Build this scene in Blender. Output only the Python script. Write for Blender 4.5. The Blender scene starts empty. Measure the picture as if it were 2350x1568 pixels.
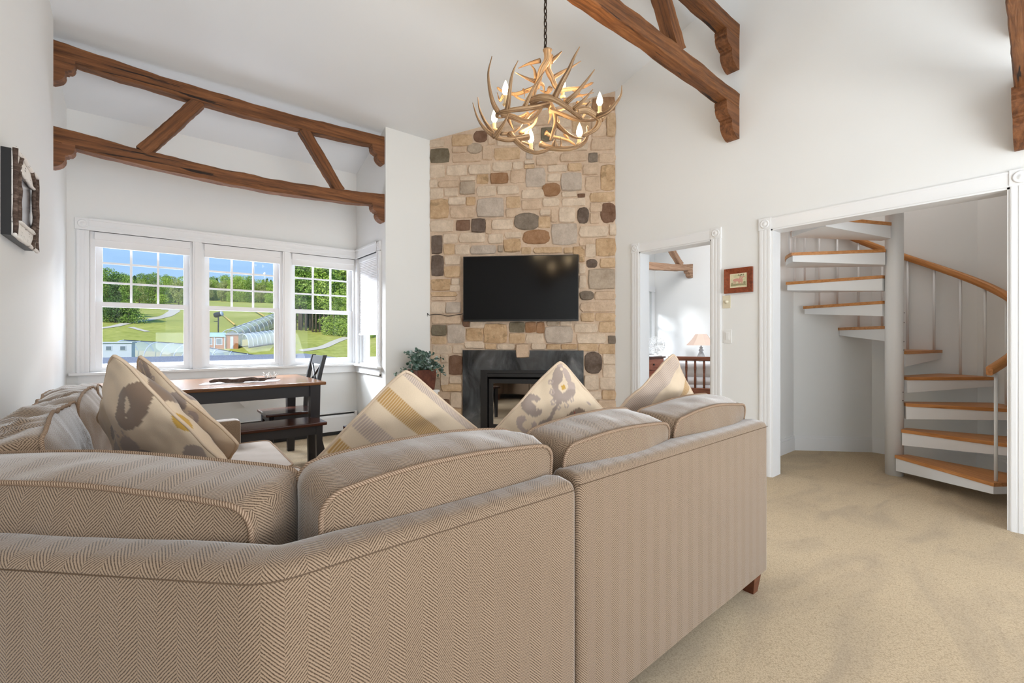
import bpy, bmesh, math, random
from mathutils import Vector, Matrix, noise
random.seed(7)
sc = bpy.context.scene
COL = sc.collection
PI = math.pi

# ------------------------------------------------------------------ camera, world, sun, area lights, exposure
F_PX, YAW, V0, EYE = 1036.0, math.radians(38.7), 776.0, 1.15
SN, CS = math.sin(YAW), math.cos(YAW)
cam = bpy.data.cameras.new('camera'); camo = bpy.data.objects.new('camera', cam); COL.objects.link(camo)
camo.location = (0, 0, EYE); camo.rotation_euler = (PI/2, 0, -YAW)
cam.sensor_width = 36; cam.lens = 36*F_PX/2350; cam.shift_y = (V0-784)/2350; cam.clip_start = 0.02; cam.clip_end = 900
sc.camera = camo

w = bpy.data.worlds.new('world'); sc.world = w; w.use_nodes = True
wn, wl = w.node_tree.nodes, w.node_tree.links; wn.clear()
wo = wn.new('ShaderNodeOutputWorld'); bg = wn.new('ShaderNodeBackground'); wl.new(bg.outputs[0], wo.inputs[0])
tc = wn.new('ShaderNodeTexCoord'); sx = wn.new('ShaderNodeSeparateXYZ'); wl.new(tc.outputs['Generated'], sx.inputs[0])
rp = wn.new('ShaderNodeValToRGB'); wl.new(sx.outputs[2], rp.inputs[0]); wl.new(rp.outputs[0], bg.inputs[0])
rp.color_ramp.elements[0].position = 0.0; rp.color_ramp.elements[0].color = (0.50, 0.72, 0.95, 1)
rp.color_ramp.elements[1].position = 0.32; rp.color_ramp.elements[1].color = (0.17, 0.43, 0.90, 1)
bg.inputs[1].default_value = 1.0

def sun(name, e, rot, ang, col):
    l = bpy.data.lights.new(name, 'SUN'); l.energy = e; l.angle = ang; l.color = col
    o = bpy.data.objects.new(name, l); COL.objects.link(o); o.rotation_euler = rot; return o
def area(name, loc, to, sx_, sy_, e, col=(1, 1, 1), spread=PI):
    l = bpy.data.lights.new(name, 'AREA'); l.shape = 'RECTANGLE'; l.size = sx_; l.size_y = sy_; l.energy = e; l.color = col; l.spread = spread
    o = bpy.data.objects.new(name, l); COL.objects.link(o); o.location = loc
    o.rotation_euler = (Vector(to)-Vector(loc)).to_track_quat('-Z', 'Y').to_euler(); return o
sun('sunlight', 3.7, (math.radians(48), 0, math.radians(-35)), 0.01, (1, 0.95, 0.86))
area('bay_sky_fill', (0.75, 7.6, 4.1), (0.9, 4.9, 1.35), 3.2, 2.0, 620, (0.90, 0.95, 1.0))  # added lamp outside, above the bay windows, boosting their daylight
area('bay_low_sky_fill', (-0.5, 9.6, 3.75), (0.3, 2.6, 0.9), 3.6, 1.6, 2300, (0.90, 0.95, 1.0))  # added lamp farther out, reaching the sofa through the bay windows
area('bay_under_sill_fill', (0.75, 6.5, 0.25), (1.6, 2.2, 2.6), 2.6, 1.0, 90, (0.93, 0.97, 1.0))  # added lamp below the sill, throwing extra light up into the room
area('rear_fill_light', (2.0, -3.3, 1.7), (1.9, 2.0, 1.7), 3.4, 1.8, 52, (0.95, 0.98, 1.0))  # unseen fill lamp added behind the camera, in a made-up rear opening
area('room_fill_light', (1.7, -2.3, 0.9), (1.7, 0.4, 4.2), 3.2, 1.2, 120, (0.93, 0.97, 1.0))  # added fill lamp, low behind the camera, aimed at the ceiling
area('bedroom_fill_light', (5.6, 3.0, 3.5), (7.4, 4.4, 1.2), 1.8, 1.8, 95, (1.0, 0.98, 0.96))  # added overhead fill to brighten the bedroom, not an actual fixture
area('stairwell_fill_light', (4.9, 0.95, 3.65), (4.9, 0.95, 0), 0.9, 0.9, 11, (1.0, 0.98, 0.95))  # added fill brightening the stair nook from above
sc.view_settings.view_transform = 'Standard'; sc.view_settings.look = 'None'
sc.view_settings.gamma = 1; sc.view_settings.exposure = 0.12; sc.view_settings.use_curve_mapping = False
sc.cycles.adaptive_threshold = 0.02; sc.cycles.max_bounces = 8; sc.cycles.diffuse_bounces = 5; sc.cycles.glossy_bounces = 4; sc.cycles.transparent_max_bounces = 16
sc.cycles.sample_clamp_indirect = 4; sc.cycles.caustics_reflective = False; sc.cycles.caustics_refractive = False
sc.cycles.use_denoising = True

# ------------------------------------------------------------------ measuring helpers (survey rays of the room)
def ray(u, v):
    t = (u-1175)/F_PX; return (SN+CS*t, CS-SN*t, (V0-v)/F_PX)
def at(u, v, D):
    r = ray(u, v); return Vector((r[0]*D, r[1]*D, EYE+r[2]*D))
def onX(u, v, a): return at(u, v, a/ray(u, v)[0])
def onY(u, v, a): return at(u, v, a/ray(u, v)[1])
def onG(u, v, a):
    r = ray(u, v); return at(u, v, a/(r[0]+r[1]))
def lin(c):
    return tuple((x/255/12.92 if x/255 <= 0.04045 else ((x/255+0.055)/1.055)**2.4) for x in c[:3]) + (1,)

# ------------------------------------------------------------------ materials
def newmat(name, col=(200, 200, 200), rough=0.6, spec=0.5, metal=0.0):
    m = bpy.data.materials.new(name); m.use_nodes = True
    b = m.node_tree.nodes['Principled BSDF']
    b.inputs['Base Color'].default_value = lin(col); b.inputs['Roughness'].default_value = rough
    b.inputs['Specular IOR Level'].default_value = spec; b.inputs['Metallic'].default_value = metal
    m['b'] = 1
    return m
def N(m, t, **kw):
    n = m.node_tree.nodes.new(t)
    for k, v in kw.items(): setattr(n, k, v)
    return n
def L(m, a, b): m.node_tree.links.new(a, b)
def bs(m): return m.node_tree.nodes['Principled BSDF']
def math_(m, op, a, b=None, c=None):
    n = N(m, 'ShaderNodeMath', operation=op)
    for i, x in enumerate((a, b, c)):
        if x is None: continue
        if isinstance(x, (int, float)): n.inputs[i].default_value = x
        else: L(m, x, n.inputs[i])
    return n.outputs[0]
def coords(m, kind='Object', scale=(1, 1, 1)):
    if kind == 'lc':
        t = N(m, 'ShaderNodeAttribute'); t.attribute_name = 'lc'; o = t.outputs['Vector']
    else:
        t = N(m, 'ShaderNodeTexCoord'); o = t.outputs[kind]
    mp = N(m, 'ShaderNodeMapping'); mp.inputs['Scale'].default_value = scale; L(m, o, mp.inputs[0]); return mp.outputs[0]
def noise_(m, vec, scale, detail=4, rough=0.6, dist=0):
    n = N(m, 'ShaderNodeTexNoise'); n.inputs['Scale'].default_value = scale; n.inputs['Detail'].default_value = detail
    n.inputs['Roughness'].default_value = rough; n.inputs['Distortion'].default_value = dist
    L(m, vec, n.inputs['Vector']); return n.outputs['Fac']
def ramp(m, fac, stops):
    r = N(m, 'ShaderNodeValToRGB'); L(m, fac, r.inputs[0]); e = r.color_ramp.elements
    while len(e) < len(stops): e.new(0.5)
    for i, (p, c) in enumerate(stops): e[i].position = p; e[i].color = lin(c)
    return r.outputs[0]
def mixc(m, fac, a, b, mode='MIX'):
    n = N(m, 'ShaderNodeMix', data_type='RGBA', blend_type=mode)
    if isinstance(fac, (int, float)): n.inputs[0].default_value = fac
    else: L(m, fac, n.inputs[0])
    for i, x in ((6, a), (7, b)):
        if isinstance(x, tuple): n.inputs[i].default_value = lin(x)
        else: L(m, x, n.inputs[i])
    return n.outputs[2]
def bump(m, h, strength=0.3, dist=0.01):
    n = N(m, 'ShaderNodeBump'); n.inputs['Strength'].default_value = strength; n.inputs['Distance'].default_value = dist
    L(m, h, n.inputs['Height']); L(m, n.outputs[0], bs(m).inputs['Normal'])
def basecol(m, o): L(m, o, bs(m).inputs['Base Color'])

M = {}
M['wall'] = newmat('wall_paint', (233, 234, 233), 0.75, 0.2)
v = coords(M['wall']); bump(M['wall'], noise_(M['wall'], v, 140, 2), 0.06, 0.002)
M['ceil'] = newmat('ceiling_paint', (228, 232, 236), 0.85, 0.1)
M['trim'] = newmat('trim_paint', (234, 235, 236), 0.35, 0.4)
M['steel'] = newmat('white_enamel', (228, 228, 228), 0.4, 0.4)
M['shade'] = newmat('shade_fabric', (236, 236, 236), 0.8, 0.2)

def wood(name, dark, mid, light, rough=0.6, grain=14, streak=0.06, bmp=0.3, kind='lc'):
    m = newmat(name, mid, rough, 0.35)
    v = coords(m, kind, (1, 1/streak, 1/streak))
    n1 = noise_(m, v, grain*streak*2, 6, 0.65, 0.6)
    v2 = coords(m, kind); n2 = noise_(m, v2, 3.0, 4)
    c = ramp(m, n1, [(0.28, dark), (0.5, mid), (0.75, light)])
    c2 = mixc(m, n2, c, mid, 'MULTIPLY'); c3 = mixc(m, 0.28, c, c2)
    if bmp > 0.6:      # drying cracks along the grain
        cr = noise_(m, coords(m, kind, (1.1, 26, 26)), 1.0, 3, 0.55, 0.3); ck = ramp(m, cr, [(0.335, (255, 255, 255)), (0.375, (0, 0, 0))]); c3 = mixc(m, ck, c3, (34, 22, 16))
        pt = noise_(m, v2, 9.0, 5, 0.7); c3 = mixc(m, ramp(m, pt, [(0.45, (0, 0, 0)), (0.75, (140, 140, 140))]), c3, (70, 46, 32))
    basecol(m, c3); bump(m, n1, bmp, 0.006); return m
M['beam'] = wood('old_beam_wood', (60, 36, 20), (122, 77, 42), (162, 110, 66), 0.62, 18, 0.05, 0.9)
M['corbel'] = wood('corbel_wood', (72, 44, 28), (124, 80, 48), (156, 106, 68), 0.6, 16, 0.07, 0.5)
M['palebeam'] = wood('pale_beam_wood', (120, 88, 66), (170, 136, 110), (200, 168, 142), 0.7, 16, 0.06, 0.4)
M['oak'] = wood('oak_tread_wood', (160, 104, 54), (198, 138, 80), (218, 162, 106), 0.38, 30, 0.05, 0.08)
M['tabletop'] = wood('table_top_wood', (92, 60, 38), (134, 92, 60), (160, 116, 80), 0.2, 20, 0.06, 0.03)
M['darkwood'] = newmat('dark_painted_wood', (38, 36, 38), 0.4, 0.5)
M['seatwood'] = wood('seat_wood', (48, 26, 18), (76, 42, 30), (98, 56, 40), 0.22, 20, 0.06, 0.03)
M['legwood'] = wood('sofa_leg_wood', (70, 34, 20), (104, 56, 34), (124, 72, 44), 0.35, 20, 0.06, 0.05)
M['spindle'] = wood('spindle_wood', (84, 48, 34), (124, 76, 56), (150, 98, 74), 0.5, 20, 0.06, 0.05)
M['framewood'] = wood('picture_frame_wood', (104, 48, 26), (140, 70, 40), (164, 92, 58), 0.4, 22, 0.08, 0.1)
M['bark'] = wood('twig_bark', (50, 38, 34), (92, 74, 64), (150, 132, 120), 0.8, 30, 0.2, 0.6)
M['birch'] = newmat('birch_bark', (232, 228, 222), 0.7)
v = coords(M['birch'], 'Object', (1, 1, 5)); n = noise_(M['birch'], v, 16, 5)
basecol(M['birch'], ramp(M['birch'], n, [(0.30, (40, 36, 34)), (0.40, (236, 232, 226)), (0.8, (244, 240, 236))]))

def herring(name, light, dark, W=0.036, P=0.0068, slope=1.05):
    m = newmat(name, light, 0.92, 0.12)
    t = N(m, 'ShaderNodeTexCoord'); s = N(m, 'ShaderNodeSeparateXYZ'); L(m, t.outputs['UV'], s.inputs[0])
    U, V = s.outputs[0], s.outputs[1]
    nz = noise_(m, t.outputs['UV'], 40, 2)
    U2 = math_(m, 'ADD', U, math_(m, 'MULTIPLY', math_(m, 'SUBTRACT', nz, 0.5), 0.003))
    tri = math_(m, 'PINGPONG', U2, W)
    colm = math_(m, 'MODULO', math_(m, 'FLOOR', math_(m, 'DIVIDE', math_(m, 'ADD', U2, 50*W), W)), 2)
    ph = math_(m, 'DIVIDE', math_(m, 'ADD', V, math_(m, 'MULTIPLY', tri, slope)), P)
    ph = math_(m, 'ADD', ph, math_(m, 'MULTIPLY', colm, 0.5))
    sn = math_(m, 'SINE', math_(m, 'MULTIPLY', ph, 2*PI))
    nf = noise_(m, t.outputs['UV'], 330, 3, 0.7)
    st = math_(m, 'ADD', math_(m, 'MULTIPLY', sn, 0.36), math_(m, 'ADD', math_(m, 'MULTIPLY', math_(m, 'SUBTRACT', nf, 0.5), 1.1), 0.5))
    big = noise_(m, t.outputs['UV'], 5, 2)
    c = ramp(m, st, [(0.12, dark), (0.62, light)])
    c = mixc(m, math_(m, 'MULTIPLY', big, 0.14), c, dark)
    basecol(m, c); bump(m, st, 0.35, 0.0015)
    bs(m).inputs['Sheen Weight'].default_value = 0.9; bs(m).inputs['Sheen Roughness'].default_value = 0.35
    return m
M['fabric'] = herring('herringbone_fabric', (158, 136, 114), (74, 58, 45))
M['piping'] = newmat('twisted_piping_fabric', (172, 144, 118), 0.9, 0.1)
v = coords(M['piping'], 'UV', (1, 1, 1)); wv = N(M['piping'], 'ShaderNodeTexWave'); wv.bands_direction = 'DIAGONAL'; wv.inputs['Scale'].default_value = 110
L(M['piping'], v, wv.inputs['Vector']); basecol(M['piping'], ramp(M['piping'], wv.outputs['Fac'], [(0.25, (116, 94, 76)), (0.6, (172, 148, 126))])); bump(M['piping'], wv.outputs['Fac'], 0.6, 0.002)
M['seam'] = newmat('seam_thread', (104, 86, 70), 0.95, 0.1)

m = M['carpet'] = newmat('berber_carpet', (205, 186, 160), 0.97, 0.05)
v = coords(m, 'Object'); vo = N(m, 'ShaderNodeTexVoronoi'); vo.inputs['Scale'].default_value = 270; L(m, coords(m, 'Object', (1, 0.7, 1)), vo.inputs['Vector'])
n1 = noise_(m, coords(m, 'Object', (0.55, 1.25, 1)), 2.4, 2, 0.5, 1.4)
c = ramp(m, vo.outputs['Distance'], [(0.1, (214, 195, 166)), (0.9, (172, 153, 127))])
c = mixc(m, ramp(m, n1, [(0.46, (0, 0, 0)), (0.64, (165, 165, 165))]), c, (156, 142, 126))
basecol(m, c); bump(m, vo.outputs['Distance'], -0.5, 0.004)

def stone(name, base, var, spots=None):
    m = newmat(name, base, 0.9, 0.15); v = coords(m, 'Object')
    n1 = noise_(m, v, 9, 6, 0.7); n2 = noise_(m, v, 90, 3)
    a = tuple(max(0, x-var) for x in base); b = tuple(min(255, x+var*0.7) for x in base)
    c = ramp(m, n1, [(0.3, a), (0.7, b)])
    if spots: c = mixc(m, ramp(m, noise_(m, v, 14, 3), [(0.56, (0, 0, 0)), (0.62, (200, 200, 200))]), c, spots)
    n3 = noise_(m, v, 34, 5, 0.7); c = mixc(m, ramp(m, n3, [(0.40, (0, 0, 0)), (0.72, (150, 150, 150))]), c, tuple(max(0, x-46) for x in base)); c = mixc(m, ramp(m, n2, [(0.52, (0, 0, 0)), (0.75, (130, 130, 130))]), c, tuple(min(255, x+26) for x in base))
    h_ = math_(m, 'ADD', n1, math_(m, 'MULTIPLY', n3, 0.45)); basecol(m, c); bump(m, h_, 0.6, 0.02); return m
ST = {'c': stone('cream_stone', (212, 193, 172), 20), 'p': stone('pink_cream_stone', (204, 180, 156), 20), 't': stone('tan_stone', (200, 172, 140), 24),
      'y': stone('yellow_stone', (194, 164, 130), 24, (140, 120, 90)), 'o': stone('orange_brown_stone', (158, 122, 92), 22), 'b': stone('brown_stone', (126, 98, 80), 22),
      'd': stone('dark_stone', (108, 94, 84), 26), 'k': stone('slate_stone', (132, 120, 107), 20), 'g': stone('grey_stone', (190, 176, 162), 18), 'v': stone('olive_stone', (122, 112, 94), 22),
      'w': stone('violet_grey_stone', (178, 162, 144), 20)}
M['mortar'] = stone('mortar', (210, 187, 164), 12)
m = M['granite'] = newmat('black_granite', (40, 42, 44), 0.12, 0.5); v = coords(m, 'Object'); v2 = coords(m, 'Object', (1, 1, 0.6))
n1 = noise_(m, v2, 3.5, 4, 0.6, 1.0); n2 = noise_(m, v, 160, 2)
c = ramp(m, n1, [(0.35, (38, 40, 42)), (0.55, (76, 79, 82)), (0.75, (128, 130, 132))]); c = mixc(m, ramp(m, n2, [(0.45, (0, 0, 0)), (0.7, (120, 120, 120))]), c, (86, 90, 90)); basecol(m, c)
M['black'] = newmat('black_metal', (24, 24, 26), 0.45, 0.5)
M['blackplastic'] = newmat('black_plastic', (14, 14, 15), 0.35, 0.5)
M['firebox'] = newmat('firebox_interior', (22, 20, 20), 0.8, 0.2)
M['log'] = newmat('fire_log', (96, 74, 58), 0.9, 0.1)
M['screen'] = newmat('tv_screen', (3, 3, 4), 0.14, 0.22)
M['almond'] = newmat('almond_plastic', (222, 214, 190), 0.4, 0.5)
M['whiteplastic'] = newmat('white_plastic', (232, 232, 230), 0.35, 0.5)
M['slot'] = newmat('slot_dark', (70, 60, 50), 0.6)
M['chain'] = newmat('bronze_chain', (52, 42, 36), 0.4, 0.5, 0.7)
m = M['antler'] = newmat('antler', (196, 160, 116), 0.5, 0.3); v = coords(m, 'lc', (30, 30, 4)); n1 = noise_(m, v, 1.6, 6, 0.75, 0.8); n2 = noise_(m, coords(m, 'lc'), 7, 2)
c = ramp(m, n1, [(0.36, (52, 36, 26)), (0.48, (140, 104, 70)), (0.64, (206, 174, 134))]); c = mixc(m, ramp(m, n2, [(0.48, (0, 0, 0)), (0.72, (150, 150, 150))]), c, (180, 156, 128)); basecol(m, c); bump(m, n1, 0.6, 0.004)
M['candle'] = newmat('candle_sleeve', (222, 196, 150), 0.6)
M['bulb'] = newmat('lit_bulb', (255, 230, 190), 0.3); bs(M['bulb']).inputs['Emission Color'].default_value = (1.0, 0.80, 0.52, 1); bs(M['bulb']).inputs['Emission Strength'].default_value = 9
M['rust'] = newmat('rusted_metal', (96, 54, 42), 0.6, 0.4, 0.3); v = coords(M['rust']); n = noise_(M['rust'], v, 14, 5); basecol(M['rust'], ramp(M['rust'], n, [(0.3, (70, 38, 30)), (0.7, (118, 70, 54))]))
m = M['leafplant'] = newmat('eucalyptus_leaf', (112, 140, 130), 0.5, 0.4); v = coords(m); n = noise_(m, v, 22, 2); basecol(m, ramp(m, n, [(0.3, (52, 82, 66)), (0.5, (108, 136, 124)), (0.7, (190, 204, 204))]))
M['stem'] = newmat('stem_green', (84, 88, 60), 0.7)
m = M['glass'] = bpy.data.materials.new('window_glass'); m.use_nodes = True; nt = m.node_tree; nt.nodes.clear()
o = nt.nodes.new('ShaderNodeOutputMaterial'); mx = nt.nodes.new('ShaderNodeMixShader'); tr = nt.nodes.new('ShaderNodeBsdfTransparent'); gl = nt.nodes.new('ShaderNodeBsdfGlossy')
gl.inputs['Roughness'].default_value = 0.02; mx.inputs[0].default_value = 0.012; nt.links.new(tr.outputs[0], mx.inputs[1]); nt.links.new(gl.outputs[0], mx.inputs[2]); nt.links.new(mx.outputs[0], o.inputs[0])
M['doorglass'] = newmat('fire_door_glass', (20, 18, 18), 0.06, 0.5)
# firebox door glass: mostly clear, reflects the room
m = M['doorglass'] = M['glass'].copy(); m.name = 'fire_door_glass'; [x for x in m.node_tree.nodes if x.type == 'MIX_SHADER'][0].inputs[0].default_value = 0.32
# outdoors
m = M['grass'] = newmat('hill_grass', (120, 150, 60), 0.95, 0.05); v = coords(m); n1 = noise_(m, v, 0.05, 4, 0.6); n2 = noise_(m, v, 1.4, 4); n3 = noise_(m, coords(m, 'Object', (0.3, 1, 1)), 0.18, 4)
c = ramp(m, n1, [(0.35, (144, 152, 66)), (0.55, (176, 176, 84)), (0.7, (200, 190, 118))]); c = mixc(m, 0.45, c, ramp(m, n2, [(0.3, (116, 128, 54)), (0.7, (196, 190, 112))])); c = mixc(m, ramp(m, n3, [(0.55, (0, 0, 0)), (0.75, (160, 160, 160))]), c, (178, 170, 104)); basecol(m, c)
M['path'] = newmat('dirt_path', (204, 194, 176), 0.95, 0.05)
for k, (a, b, d) in {'leaf_light': ((108, 142, 52), (168, 192, 84), (206, 220, 124)), 'leaf_mid': ((82, 116, 50), (134, 164, 74), (176, 196, 106)), 'leaf_dark': ((56, 86, 50), (90, 122, 68), (130, 156, 92)), 'leaf_gold': ((112, 126, 66), (166, 174, 102), (206, 208, 150))}.items():
    m = M[k] = newmat(k, b, 0.8, 0.1); n = noise_(m, coords(m, 'Object'), 0.8, 3); basecol(m, ramp(m, n, [(0.3, a), (0.5, b), (0.7, d)]))
M['trunk'] = newmat('trunk_bark', (112, 100, 88), 0.9, 0.1)
M['shingle'] = newmat('shingle_roof', (140, 142, 150), 0.95, 0.05); m = M['shingle']; n = noise_(m, coords(m), 40, 3); basecol(m, ramp(m, n, [(0.35, (112, 114, 124)), (0.65, (168, 170, 178))]))
M['outwhite'] = newmat('outdoor_white', (188, 196, 208), 0.7); M['outdark'] = newmat('outdoor_dark', (48, 52, 56), 0.6); M['siding'] = newmat('cedar_siding', (166, 112, 74), 0.8)
M['teal'] = newmat('pale_teal_roof', (150, 182, 182), 0.6); M['greyroof'] = newmat('grey_hut_roof', (140, 146, 156), 0.7); M['yellowpale'] = newmat('pale_yellow_panel', (214, 200, 150), 0.8); M['yellow'] = newmat('yellow_panel', (206, 178, 96), 0.7); M['greenpost'] = newmat('green_trim_paint', (70, 104, 84), 0.6); M['winglass'] = newmat('hut_window_glass', (110, 122, 132), 0.2)
m = M['poly'] = bpy.data.materials.new('tunnel_plastic'); m.use_nodes = True; nt = m.node_tree; b = nt.nodes['Principled BSDF']; b.inputs['Base Color'].default_value = lin((206, 222, 244)); b.inputs['Roughness'].default_value = 0.35
o = [x for x in nt.nodes if x.type == 'OUTPUT_MATERIAL'][0]; mx = nt.nodes.new('ShaderNodeMixShader'); tr = nt.nodes.new('ShaderNodeBsdfTransparent'); mx.inputs[0].default_value = 0.32
nt.links.new(tr.outputs[0], mx.inputs[1]); nt.links.new(b.outputs[0], mx.inputs[2]); nt.links.new(mx.outputs[0], o.inputs[0])
# bedroom
M['bedding'] = newmat('white_bedding', (232, 232, 236), 0.9); M['lampshade'] = newmat('lamp_shade', (240, 214, 198), 0.8); M['clearglass'] = newmat('lamp_glass', (206, 206, 206), 0.15, 0.6)
M['reddresser'] = wood('red_dresser_wood', (120, 66, 48), (160, 98, 76), (180, 120, 96), 0.4, 20, 0.1, 0.05)

# ------------------------------------------------------------------ mesh builder
class MB:
    def __init__(s): s.v = []; s.l = []; s.f = []; s.uv = []; s.M = Matrix.Identity(4); s.smooth = []
    def add(s, pts, faces, uvs=None, smooth=False):
        k = len(s.v)
        for p in pts: p = Vector(p); s.l.append(p); s.v.append(s.M @ p)
        for i, f in enumerate(faces):
            s.f.append([k+a for a in f]); s.uv.append(uvs[i] if uvs else None); s.smooth.append(smooth)
    def box(s, x0, x1, y0, y1, z0, z1, bev=0.0):
        if bev <= 0:
            p = [(x0,y0,z0),(x1,y0,z0),(x1,y1,z0),(x0,y1,z0),(x0,y0,z1),(x1,y0,z1),(x1,y1,z1),(x0,y1,z1)]
            s.add(p, [(3,2,1,0),(4,5,6,7),(0,1,5,4),(1,2,6,5),(2,3,7,6),(3,0,4,7)]); return
        b = min(bev, (x1-x0)/2.01, (y1-y0)/2.01, (z1-z0)/2.01)
        bm = bmesh.new(); bmesh.ops.create_cube(bm, size=1)
        for q in bm.verts: q.co = Vector(((x0+x1)/2+q.co.x*(x1-x0), (y0+y1)/2+q.co.y*(y1-y0), (z0+z1)/2+q.co.z*(z1-z0)))
        bmesh.ops.bevel(bm, geom=bm.edges[:], offset=b, segments=2, affect='EDGES', profile=0.6); bm.verts.index_update()
        s.add([q.co.copy() for q in bm.verts], [[q.index for q in f.verts] for f in bm.faces]); bm.free()
    def prism(s, poly, ax, a, b):
        # poly: 2D points, extruded along axis ax from a to b
        def P(p, t): return {'x': (t, p[0], p[1]), 'y': (p[0], t, p[1]), 'z': (p[0], p[1], t)}[ax]
        n = len(poly); pts = [P(p, a) for p in poly]+[P(p, b) for p in poly]
        fs = [tuple(range(n-1, -1, -1)), tuple(range(n, 2*n))]+[(i, (i+1) % n, n+(i+1) % n, n+i) for i in range(n)]
        s.add(pts, fs)
    def tube(s, pts, r, n=8, cap=True, closed=False):
        pts = [Vector(p) for p in pts]; R = r if isinstance(r, (list, tuple)) else [r]*len(pts); m = len(pts)
        ring = []; up = None; uvl = 0; us = []
        for i, p in enumerate(pts):
            if closed: d = pts[(i+1) % m]-pts[i-1]
            else: d = pts[min(i+1, m-1)]-pts[max(i-1, 0)]
            if d.length < 1e-9: d = Vector((0, 0, 1))
            d.normalize()
            if up is None: up = Vector((0, 0, 1)) if abs(d.z) < 0.9 else Vector((1, 0, 0))
            a = d.cross(up); a.normalize(); b = a.cross(d); up = b
            ring += [p+(a*math.cos(2*PI*k/n)+b*math.sin(2*PI*k/n))*R[i] for k in range(n)]
            us.append(uvl); uvl += (pts[(i+1) % m]-p).length
        us.append(uvl)
        fs = []; uvs = []
        for i in range(m if closed else m-1):
            j = (i+1) % m
            for k in range(n):
                k2 = (k+1) % n; fs.append((i*n+k, i*n+k2, j*n+k2, j*n+k))
                a0, a1 = us[i], us[i+1]; c0, c1 = k*0.004, (k+1)*0.004; uvs.append([(a0, c0), (a0, c1), (a1, c1), (a1, c0)])
        if cap and not closed:
            fs.append(tuple(range(n-1, -1, -1))); uvs.append([(0, 0)]*n); fs.append(tuple((m-1)*n+k for k in range(n))); uvs.append([(0, 0)]*n)
        s.add(ring, fs, uvs, True)
    def lathe(s, prof, c=(0, 0, 0), n=20):
        pts = [(c[0]+r*math.cos(2*PI*k/n), c[1]+r*math.sin(2*PI*k/n), c[2]+z) for r, z in prof for k in range(n)]
        fs = [(i*n+k, i*n+(k+1) % n, (i+1)*n+(k+1) % n, (i+1)*n+k) for i in range(len(prof)-1) for k in range(n)]
        fs += [tuple(range(n-1, -1, -1)), tuple((len(prof)-1)*n+k for k in range(n))]
        s.add(pts, fs, None, True)
    def grid(s, rows, uvf=None, closed=False, smooth=True):
        n = len(rows[0]); pts = [p for r in rows for p in r]; fs = []; uvs = []
        for i in range(len(rows)-1):
            for j in range(n if closed else n-1):
                j2 = (j+1) % n; fs.append((i*n+j, i*n+j2, (i+1)*n+j2, (i+1)*n+j))
                if uvf: uvs.append([uvf(i, j), uvf(i, j+1), uvf(i+1, j+1), uvf(i+1, j)])
        s.add(pts, fs, uvs if uvf else None, smooth)
    def build(s, name, mat, parent=None, loc=None, smooth=None):
        root = Vector((0, 0, 0)); q = parent
        while q is not None: root += q.location; q = q.parent
        if loc is not None: root = Vector(loc)
        me = bpy.data.meshes.new(name); me.from_pydata([p-root for p in s.v], [], s.f)
        uvl = me.uv_layers.new(name='UVMap'); k = 0; buf = [0.0]*(2*len(me.loops))
        for fi, f in enumerate(s.f):
            u = s.uv[fi]
            if u is None:
                a, b, c = s.l[f[0]], s.l[f[1]], s.l[f[2]]; nn = (b-a).cross(c-a); ax = max(range(3), key=lambda t: abs(nn[t]))
                u = [((s.l[i][1], s.l[i][2]) if ax == 0 else (s.l[i][0], s.l[i][2]) if ax == 1 else (s.l[i][0], s.l[i][1])) for i in f]
            for (x, y) in u: buf[k] = x; buf[k+1] = y; k += 2
        uvl.data.foreach_set('uv', buf)
        at_ = me.attributes.new('lc', 'FLOAT_VECTOR', 'POINT'); at_.data.foreach_set('vector', [c for p in s.l for c in p])
        sm = s.smooth if smooth is None else [smooth]*len(s.f)
        me.polygons.foreach_set('use_smooth', sm)
        me.materials.append(mat); me.update()
        o = bpy.data.objects.new(name, me); COL.objects.link(o)
        if parent is not None: o.parent = parent
        elif loc is not None: o.location = loc
        return o
def thing(name, loc, label, cat, group=None):
    o = bpy.data.objects.new(name, None); COL.objects.link(o); o.location = loc; o['label'] = label; o['category'] = cat; o.empty_display_size = 0.1
    if group: o['group'] = group
    return o
def tag(o, label, cat, group=None):
    o['label'] = label; o['category'] = cat
    if group: o['group'] = group
    return o
def struct(name, loc=(0, 0, 0)):
    o = bpy.data.objects.new(name, None); COL.objects.link(o); o.location = loc; o['kind'] = 'structure'; o.empty_display_size = 0.1; return o
def S(o): o['kind'] = 'structure'; return o
def smoothpts(P, k=6):
    P = [Vector(p) for p in P]
    if len(P) < 3: return P
    out = []; Q = [2*P[0]-P[1]]+P+[2*P[-1]-P[-2]]
    for i in range(1, len(Q)-2):
        for j in range(k):
            t = j/k; a, b, c, d = Q[i-1], Q[i], Q[i+1], Q[i+2]
            out.append(0.5*((2*b)+(c-a)*t+(2*a-5*b+4*c-d)*t*t+(3*b-3*c+d-a)*t**3))
    out.append(P[-1]); return out
def copy_tree(o, parent=None):
    c = o.copy(); COL.objects.link(c); c.parent = parent
    for ch in list(KIDS.get(o.name, ())) or [x for x in o.children]: copy_tree(ch, c)
    return c
KIDS = {}

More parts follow.
